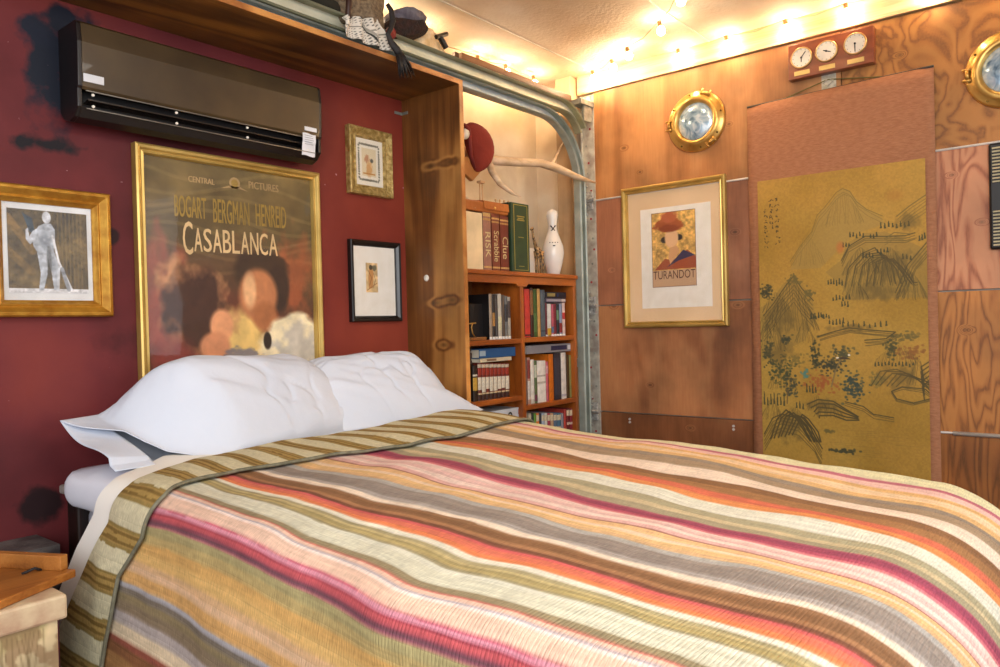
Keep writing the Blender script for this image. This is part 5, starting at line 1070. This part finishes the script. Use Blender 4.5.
# --- lower right bay
g = 'books in the lower right bay'
row([(526.2, 529.2, 358, '#b8907c', 'white and maroon speckled book, leftmost in the lower right bay', ((.1, .5, '#d8ccc0'), (.55, .95, '#8a3c34'))), (529.4, 533, 360, '#e6e0d4', 'slim white book left of the green-spined one', ((.0, .1, '#c8c0b0'),)), (533.2, 535.8, 361, '#5a6a40', 'green and white spined book, lower right bay', ((.6, .9, '#c8ccb4'), (.05, .2, '#6a3444'))),
     (536, 544.6, 361.5, '#ece6dc', 'wide white book in the lower right bay', ((.45, .5, '#bdb5a8'), (.62, .66, '#b4aca0'))), (544.8, 547.2, 362, '#c8606c', 'pink book between wide white and orange ones', ((.7, .9, '#d89ca0'),))], ZR2, g, '')
book(547.6, 552.4, 354.5, ZR2, '#cf6c14', 'tall orange book in the lower right bay', g, yf_=2.06, depth=.17, cover='#d87418')
m = MB(); m.box((X(527, 2.215), 2.215, ZR2+.001), (X(551, 2.215), 2.222, at(535, 354.5, 1, 2.215).z)); tag(m.build('orange_folder', mat('orange_card', '#d87418', .5)), 'flat orange folder standing behind the white books', 'folder')
row([(552.8, 559.6, 353.5, '#2c2a34', 'thick charcoal book right of the orange one', ((.1, .9, '#3a3844'),)), (560, 565, 353, '#e4dcd2', 'tall off-white book in the lower right bay', ((.05, .1, '#b8b0b8'),)), (565.3, 568, 355, '#4a3414', 'dark brown slim book left of the olive one', ()),
     (568.2, 570.6, 355.5, '#8a8446', 'olive book in the lower right bay', ()), (570.8, 575.8, 356, '#7a2c18', 'rust red book at the right end of the lower right bay', ((.1, .14, '#a86a40'),))], ZR2, g, '')
zt2 = at(555, 353, 1, 2.06).z+.004
flatbook(525.5, 573, 352.5, 344, '#8e8c90', 'grey book lying across the lower right books, navy and white spine end', g, zb_=zt2, bands=((.5, .84, '#26284a'), (.86, .92, '#d8d8dc')), cover='#a8a6a4')
# --- bottom bays
ZLb, ZRb = ZL2-.27, ZR2-.25
xa, xb = X(500, 2.06), X(521, 2.06); zt3 = at(505, 409.5, 1, 2.06).z
t = thing('storage_box', ((xa+xb)/2, 2.06, ZLb), 'pale box with a dark arch and purple end in the bottom left bay', 'box')
MB().box((X(484, 2.06), 2.06, ZLb+.001), (xb, 2.2, zt3)).build('carton', mat('pale_card', '#d4d8dc', .6), t, bevel=.002)
m = MB(); m.box((xb-.03, 2.0585, ZLb+.03), (xb-.001, 2.0596, zt3-.004), 0); m.box((xb-.036, 2.0585, zt3-.03), (xb-.030, 2.0596, zt3-.008), 2)
m.prism([(math.cos(a)*.016, math.sin(a)*.018) for a in np.linspace(0, PI, 12)]+[(-.016, -.03), (-.009, -.03)]+[(math.cos(a)*.009, math.sin(a)*.010) for a in np.linspace(PI, 0, 12)]+[(.009, -.03), (.016, -.03)], (xa+.055, 2.0585, zt3-.032), (1, 0, 0), (0, 0, 1), (0, .001, 0), 1)
m.box((X(486, 2.06), 2.0585, ZLb+.05), (X(492, 2.06), 2.0596, zt3-.006), 3)
m.build('printed_face', [mat('purple_print', '#5a2c7c', .5), INK, mat('red_print', '#b03c30', .5), mat('dark_green_print', '#2c3c34', .5)], t)
g = 'paperbacks in the bottom right bay'
cols = [('#c8b8a0', 'cream'), ('#2c3a2c', 'dark green'), ('#6a9a3c', 'bright green'), ('#e07a30', 'orange'), ('#3c3c44', 'charcoal'), ('#a8b4c8', 'pale blue'), ('#d8d4cc', 'white'), ('#a83c50', 'raspberry'), ('#c8a07c', 'tan'), ('#5c7088', 'steel blue'), ('#50748c', 'teal blue'), ('#8a8a94', 'silver grey'), ('#b04038', 'brick red'), ('#6a1c20', 'maroon'), ('#8a2430', 'dark crimson'), ('#1c1a1e', 'black and white lettered')]
pw_ = [3, 2.4, 2.4, 3, 2.2, 3, 3, 3, 3.2, 3.4, 4, 2.6, 3, 3.2, 3, 4.6]; p = 526.3
for (cc, nm), wv in zip(cols, pw_):
    top = {12: 407, 13: 406, 14: 406, 15: 405}.get(cols.index((cc, nm)), 411)
    bn = ((.82, .96, '#d8c8a8'), (.6, .66, '#c8b0a0')) if wv > 2.8 and nm[0] != 'b' else (((.3, .95, '#8c8c8c'),) if nm[0] == 'b' and nm != 'brick red' and nm != 'bright green' else None)
    book(p, p+wv-.2, 412, ZRb, cc, '%s paperback low in the bottom right bay' % nm, g, hgt=at(p, top+3, 1, 2.06).z-ZRb, bands=bn); p += wv

# ------------------------------------------------------------------ antler, hat, plaque
t = thing('antler', (2.60, 2.36, z(.75)), 'large pale branching antler reaching from behind the tall board over the books', 'antler')
AM = mat('antler_bone', '#d8c0a0', .55, col2='#b4946e', ns=10, bump=.4, bs=25, stretch=(1, 1, 3))
def AP(px, py, y): return at(px, py, 1, y)
m = MB()
main = [AP(455, 150, 2.18), AP(476, 153, 2.14), AP(492, 160, 2.10), AP(515, 162, 2.07), AP(540, 163, 2.05), AP(556, 168, 2.02), AP(575, 176, 1.99), AP(586, 180, 1.96), AP(596, 183, 1.94)]
m.tube(main, [.024, .024, .022, .020, .019, .020, .015, .010, .003], 12)
m.tube([AP(486, 155, 2.11), AP(492, 172, 2.05), AP(500, 184, 2.0), AP(512, 193, 1.96), AP(521, 197, 1.93)], [.017, .015, .012, .008, .002], 10)
m.tube([AP(550, 167, 2.03), AP(556, 156, 2.06), AP(561, 146, 2.10), AP(564, 141, 2.13)], [.010, .007, .004, .0015], 8)
m.build('beam', AM, t, smooth=True)
m = MB(); m.tube([AP(455, 188, 2.20), AP(463, 196, 2.12), AP(470, 203, 2.08), AP(475, 208, 2.05)], [.013, .011, .007, .002], 10); m.tube([AP(455, 188, 2.20), AP(450, 165, 2.22), AP(455, 150, 2.19)], [.013, .014, .015], 10); m.build('tine', AM, t, smooth=True)
m = MB(); q_ = [(455, 130), (487, 165), (473, 181), (450, 160)]; pts = [AP(x, y, 2.25) for x, y in q_]; m.add(pts+[p_+Vector((0, .02, 0)) for p_ in pts], [(0, 1, 2, 3), (7, 6, 5, 4), (0, 4, 5, 1), (1, 5, 6, 2), (2, 6, 7, 3), (3, 7, 4, 0)])
m.build('mounting_plaque', mat('plaque_wood', '#c08a50', .5, col2='#a87038', ns=12), t, bevel=.003)
# dark red felt hat hung over the antler
def hat():
    rows = []
    # outline in photo proportions: centre line and half widths down the drooping crown
    pts = [(463.5, 129, 3), (467, 133, 12), (474, 138, 15), (479, 145, 16.5), (481, 152, 16), (480, 159, 13.5), (478, 166, 8.5), (476.5, 171, 3)]
    for (px_, py_, hw) in pts:
        c0 = AP(px_, py_, 2.05); e = AP(px_+hw, py_, 2.05); rx = (e-c0).length; row = []
        for k in range(25):
            a = 2*PI*k/24; row.append(tuple(c0+Vector((math.cos(a)*rx, -math.sin(a)*rx*.72, .004*math.sin(3*a)))))
        rows.append(row)
    return rows
t = thing('felt_hat', AP(476, 172, 2.05), 'dark red felt cap hanging on the antler beside the tall board', 'hat')
FE = mat('red_felt', '#8a2e1c', .95, col2='#782414', ns=8, bump=.3, bs=50)
m = MB(); m.tube([AP(466, 124, 2.06), AP(470, 130, 2.055), AP(476, 137, 2.05), AP(480, 145, 2.045), (AP(481, 153, 2.045)), AP(480, 160, 2.045), AP(478, 167, 2.05), AP(476, 172, 2.055)], [.018, .045, .062, .067, .064, .052, .034, .008], 24, sq=.8)
m.build('crown', FE, t, smooth=True, subsurf=1)
m = MB(); m.tube([AP(464, 124, 2.03), AP(469, 130, 2.01), AP(470, 142, 2.0), AP(471, 155, 2.005), AP(475, 168, 2.02)], [.006, .008, .008, .008, .005], 8); m.build('rolled_brim', mat('red_felt_edge', '#7a2218', .9), t, smooth=True)
m = MB(); c0 = AP(464, 134, 2.0); m.lathe([(0, -.012), (.02, -.010), (.022, 0), (.02, .012), (0, .014)], c0, 'x', 16); tag(m.build('coat_peg', mat('knob_cream', '#e4d6be', .5), smooth=True), 'cream rounded peg showing under the red felt cap', 'peg')

# ------------------------------------------------------------------ things piled at the ceiling above the top board
TBZ = z(.9515)+.019
def cloth_lump(name, label, cat, outline, y0_, y1_, mt, colf=None, nx=60, ny=40, bulge=.05, seed=1, thick=.0):
    """soft folded pile: a closed cushion-like body whose front outline is given in photo pixels at depth y0_"""
    cs = [AP(x, y, y0_) for x, y in outline]; cen = sum(cs, Vector())/len(cs); n = len(cs); rows = []
    K = 14; NS = n*5
    def closed(t_):
        i = int(t_) % n; f = t_-int(t_); p0, p1, p2, p3 = cs[i-1], cs[i], cs[(i+1) % n], cs[(i+2) % n]
        return .5*((2*p1)+(-p0+p2)*f+(2*p0-5*p1+4*p2-p3)*f*f+(-p0+3*p1-3*p2+p3)*f**3)
    for k in range(K+1):
        ph = PI*k/K; r = math.sin(ph)**.45 if 0 < k < K else 0.001; dy = -math.cos(ph); row = []
        for j in range(NS+1):
            e = closed(j/5 % n if j < NS else 0); p_ = cen+(e-cen)*r
            nz = float(fbm(p_.x*14+seed, p_.z*14+dy*2, seed, 3))-.5
            row.append((p_.x, (y0_+y1_)/2+dy*(y1_-y0_)/2-bulge*nz, p_.z+.02*nz*r))
        rows.append(row)
    m = MB(); m.grid(rows); o = m.build(name, mt, smooth=True); return tag(o, label, cat)
# patterned scarf hanging over the tracks
def scarf():
    m, nt, b = nodes('checked_scarf'); L = nt.links; tc = N(nt, 'ShaderNodeTexCoord'); uv = N(nt, 'ShaderNodeVertexColor'); uv.layer_name = 'Col'; L.new(uv.outputs[0], b.inputs['Base Color']); b.inputs['Roughness'].default_value = .95
    nu, nv = 110, 90; U, V = np.meshgrid(np.linspace(0, 1, nu), np.linspace(0, 1, nv), indexing='ij')
    tl, tr_, br_, bl = (np.array(AP(*p)) for p in ((343, 16, 1.995), (377, 20, 1.985), (391, 52, 1.985), (343, 35, 1.995)))
    P = (tl*(1-U)[..., None]+tr_*U[..., None])*(1-V)[..., None]+(bl*(1-U)[..., None]+br_*U[..., None])*V[..., None]
    P[..., 1] += -.014*np.sin(U*19+V*2)-.02*(fbm(U*5, V*3, 3, 3)-.5); P[..., 2] += .012*(fbm(U*9, V*2, 8, 2)-.5)*(1-V)
    P[..., 1] = np.minimum(P[..., 1], 1.999)
    c = np.zeros(P.shape)+hexa('#dcd3c4'); zig = (np.abs(((U*16+.5*np.abs(((V*20) % 2)-1)) % 1)-.5) < .16) & (((V*20) % 2) > .8)
    bandm = (np.abs(V-.35) < .05) | (np.abs(V-.62) < .04); line2 = np.abs(((U-.30*V) % 1)-.42) < .022
    c[(zig & ~bandm)] = hexa('#34342e'); c[np.abs(V-.47) < .03] = hexa('#8a8578'); c[line2] = hexa('#3a3a34'); c[(np.abs(((U-.30*V) % 1)-.48) < .03)] = hexa('#9a9488')
    return tag(colmesh('patterned_scarf', P, c, m, smooth=True), 'white scarf with black woven pattern draped over the top board', 'scarf')
sc_o = scarf(); sm_ = sc_o.modifiers.new('solid', 'SOLIDIFY'); sm_.thickness = .004
TW = mat('tweed', '#8a765c', .95, col2='#5c4c3a', ns=90, bump=.6, bs=150)
cloth_lump('tweed_jacket', 'brown tweed cloth bundled above the patterned scarf', 'cloth', [(345, -14), (372, -16), (389, -10), (391, 10), (390, 34), (380, 33), (366, 25), (356, 22), (347, 18), (344, 0)], 2.0, 2.15, TW, seed=4)
m = MB(); m.tube([AP(346, -12, 1.99), AP(349, 2, 1.985), AP(348, 14, 1.985), AP(350, 19, 1.985)], [.008, .010, .009, .006], 8); tag(m.build('leather_belt', mat('belt_brown', '#3a1c10', .5), smooth=True), 'dark brown strap lying over the tweed cloth', 'strap')
m = MB(); m.tube([AP(306, -4, 2.06), AP(322, 2, 2.06), AP(338, 12, 2.06), AP(345, 18, 2.06)], [.022, .028, .028, .015], 14); tag(m.build('dark_hat_roll', mat('dark_felt', '#282418', .9, bump=.3), smooth=True), 'dark felt roll resting above the track, left of the scarf', 'hat')
m = MB(); m.lathe([(.002, 0), (.03, .0), (.05, .02), (.055, .05), (.05, .06), (.002, .062)], AP(298, 6, 2.09), 'z', 20); tag(m.build('peach_bowl', mat('peach_ceramic', '#c89a74', .4), smooth=True), 'peach coloured bowl at the ceiling left of the dark roll', 'bowl')
# black strap with brushy end hanging over the board
t = thing('leather_strap', AP(408, 54, 1.955), 'black horsehair strap hanging down over the front edge of the top board', 'strap')
BL = mat('black_leather', '#1c1412', .6, col2='#120c0a', ns=30, bump=.4)
m = MB(); m.tube([AP(387, 4, 1.965), AP(391, 10, 1.96), AP(393, 20, 1.955), AP(391, 28, 1.955), AP(388, 34, 1.955), AP(391, 42, 1.955), AP(397, 50, 1.952), AP(402, 58, 1.950)], [.008, .010, .011, .009, .009, .011, .014, .015], 12, sq=.5); m.build('handle', BL, t, smooth=True)
for k in range(16):
    a = k/15-.5; s = AP(400+6*a, 55, 1.950+.01*math.sin(k*2.1)); e = AP(407+16*a, 76+3*math.sin(k*1.7), 1.948+.012*math.sin(k*2.1)); mdd = (s+e)/2+Vector((.002*math.sin(k), -.004, 0))
    m = MB(); m.tube([s, mdd, e], [.006, .0045, .001], 6); m.build('hair_strand', BL, t, smooth=True)
# wool cap with dark earflap brim
t = thing('winter_hat', AP(410, 30, 2.05), 'dark fur-brimmed winter cap with grey-blue knitted crown, close under the ceiling', 'hat')
def lump(outline, y0_, y1_, mt, name, seed):
    o = cloth_lump(name, 'x', 'x', outline, y0_, y1_, mt, seed=seed); del o['label']; del o['category']
    o.parent = t; o.location = -Vector(wloc(t)); return o
lump([(398, 12), (402, 8), (409, 6), (419, 6.5), (428, 10), (433, 17), (428, 23), (412, 22), (400, 20)], 2.03, 2.15, mat('grey_knit', '#6d6a74', .95, col2='#4a4652', ns=30, bump=.6, bs=80), 'crown', 3)
lump([(397, 18), (404, 15), (416, 18), (431, 16), (436, 24), (435, 30), (423, 34), (408, 36), (398, 34), (396, 26)], 2.00, 2.13, mat('dark_fur', '#3a2018', .95, col2='#1e1412', ns=40, bump=1., bs=90), 'fur_brim', 6)
lump([(389, 30), (393, 26), (397, 30), (398, 36), (394, 39), (389, 36)], 1.99, 2.03, mat('red_tag', '#8c2c22', .8), 'ear_flap', 8)
cloth_lump('sheepskin', 'cream sheepskin piece under the winter cap, behind the track', 'sheepskin', [(386, 38), (406, 31), (426, 26), (438, 26), (445, 36), (455, 60), (446, 70), (420, 64), (398, 55), (386, 48)], 2.07, 2.2, mat('cream_fleece', '#e6cfa8', .95, col2='#d0b080', ns=30, bump=.8, bs=60), seed=9)
m = MB(); m.tube([AP(436, 37, 2.08), AP(447, 34, 2.08)], .009, 8); m.tube([AP(440, 37, 2.08), AP(446, 48, 2.08)], .012, 8); tag(m.build('clamp', BLACKP), 'small black clamp right of the sheepskin', 'clamp')

# ------------------------------------------------------------------ trunk and tray beside the bed
YF = 1.66; zT = at(0, 610, 1, YF).z
t = thing('travel_chest', (.3, 1.75, 0), 'old trunk covered in faded map paper with red sides, in the lower left corner', 'trunk')
mp_c = Canvas(.75, .14, 260, '#cdb890'); mp_c.mottle(.08, .3, 3); mp_c.blend(np.clip((fbm(mp_c.U*9, mp_c.V*9, 5, 4)-.5)*9, 0, 1), '#a89a68', .7)
mp_c.ell(.55, .08, .10, .08, '#d6d0a8', 1, .1); mp_c.ell(.55, .08, .085, .065, '#b9b98c', .8, .3, nz=.6, seed=7); mp_c.blend(np.clip((fbm(mp_c.U*30, mp_c.V*30, 5, 3)-.56)*14, 0, 1), '#7a5a3c', .5)
for k in range(14): mp_c.line([(.62+.008*k, .01), (.64+.006*k+.02*math.sin(k), .13)], .002, '#5c4a2c', .5)
tx = .60
MB().box((-.3, YF, .0), (tx, 2.13, zT-.012)).build('body', mat('trunk_maroon', '#4a1622', .6, col2='#371018', ns=9), t, bevel=.004)
mp_c.build('map_paper', vcol('map_print', .6), t, (tx-.755, YF-.002, zT-.05), (1, 0, 0), (0, 0, -1))
MB().box((-.31, YF-.012, zT-.05), (tx+.012, 2.135, zT)).build('lid', mat('marbled_cream', '#d8c4a0', .5, col2='#b08a70', ns=16), t, bevel=.006)
c4 = [at(0, 600, 2, zT+.02), at(76, 568, 2, zT+.02), at(62, 538, 2, zT+.02), at(0, 557, 2, zT+.02)]
t = thing('wooden_tray', ((c4[1].x+.1)/2, 1.75, zT), 'orange-brown wooden tray with a raised end on the map-covered trunk', 'tray')
OW = wood('tray_wood', '#8a4c18', '#b4712e', '#c88640', stretch=(.8, 8, 8), rings=3, seed=61, fiber=.6, rough=.4)
m = MB(); dirv = Vector((c4[1].x-c4[0].x, c4[1].y-c4[0].y, 0)).normalized(); p0 = Vector((c4[1].x, c4[1].y, 0)); bk = Vector((-dirv.y, dirv.x, 0))
L_ = .60; a = p0-dirv*L_; Mx = Matrix(((dirv.x, bk.x, 0, a.x), (dirv.y, bk.y, 0, a.y), (0, 0, 1, zT+.0005), (0, 0, 0, 1)))
MB().box((0, 0, 0), (L_, .23, .018), M=Mx).build('base', OW, t, bevel=.003)
MB().box((L_-.02, .02, .018), (L_, .23, .050), M=Mx).build('end_rail', OW, t, bevel=.002)
MB().box((0, .215, .018), (L_-.02, .23, .030), M=Mx).build('back_rail', OW, t, bevel=.002)
MB().tube([Mx @ Vector((L_-.05, .09, .0185)), Mx @ Vector((L_-.032, .075, .026)), Mx @ Vector((L_-.02, .07, .0185))], .003, 8).build('handle', INK, t, smooth=True)
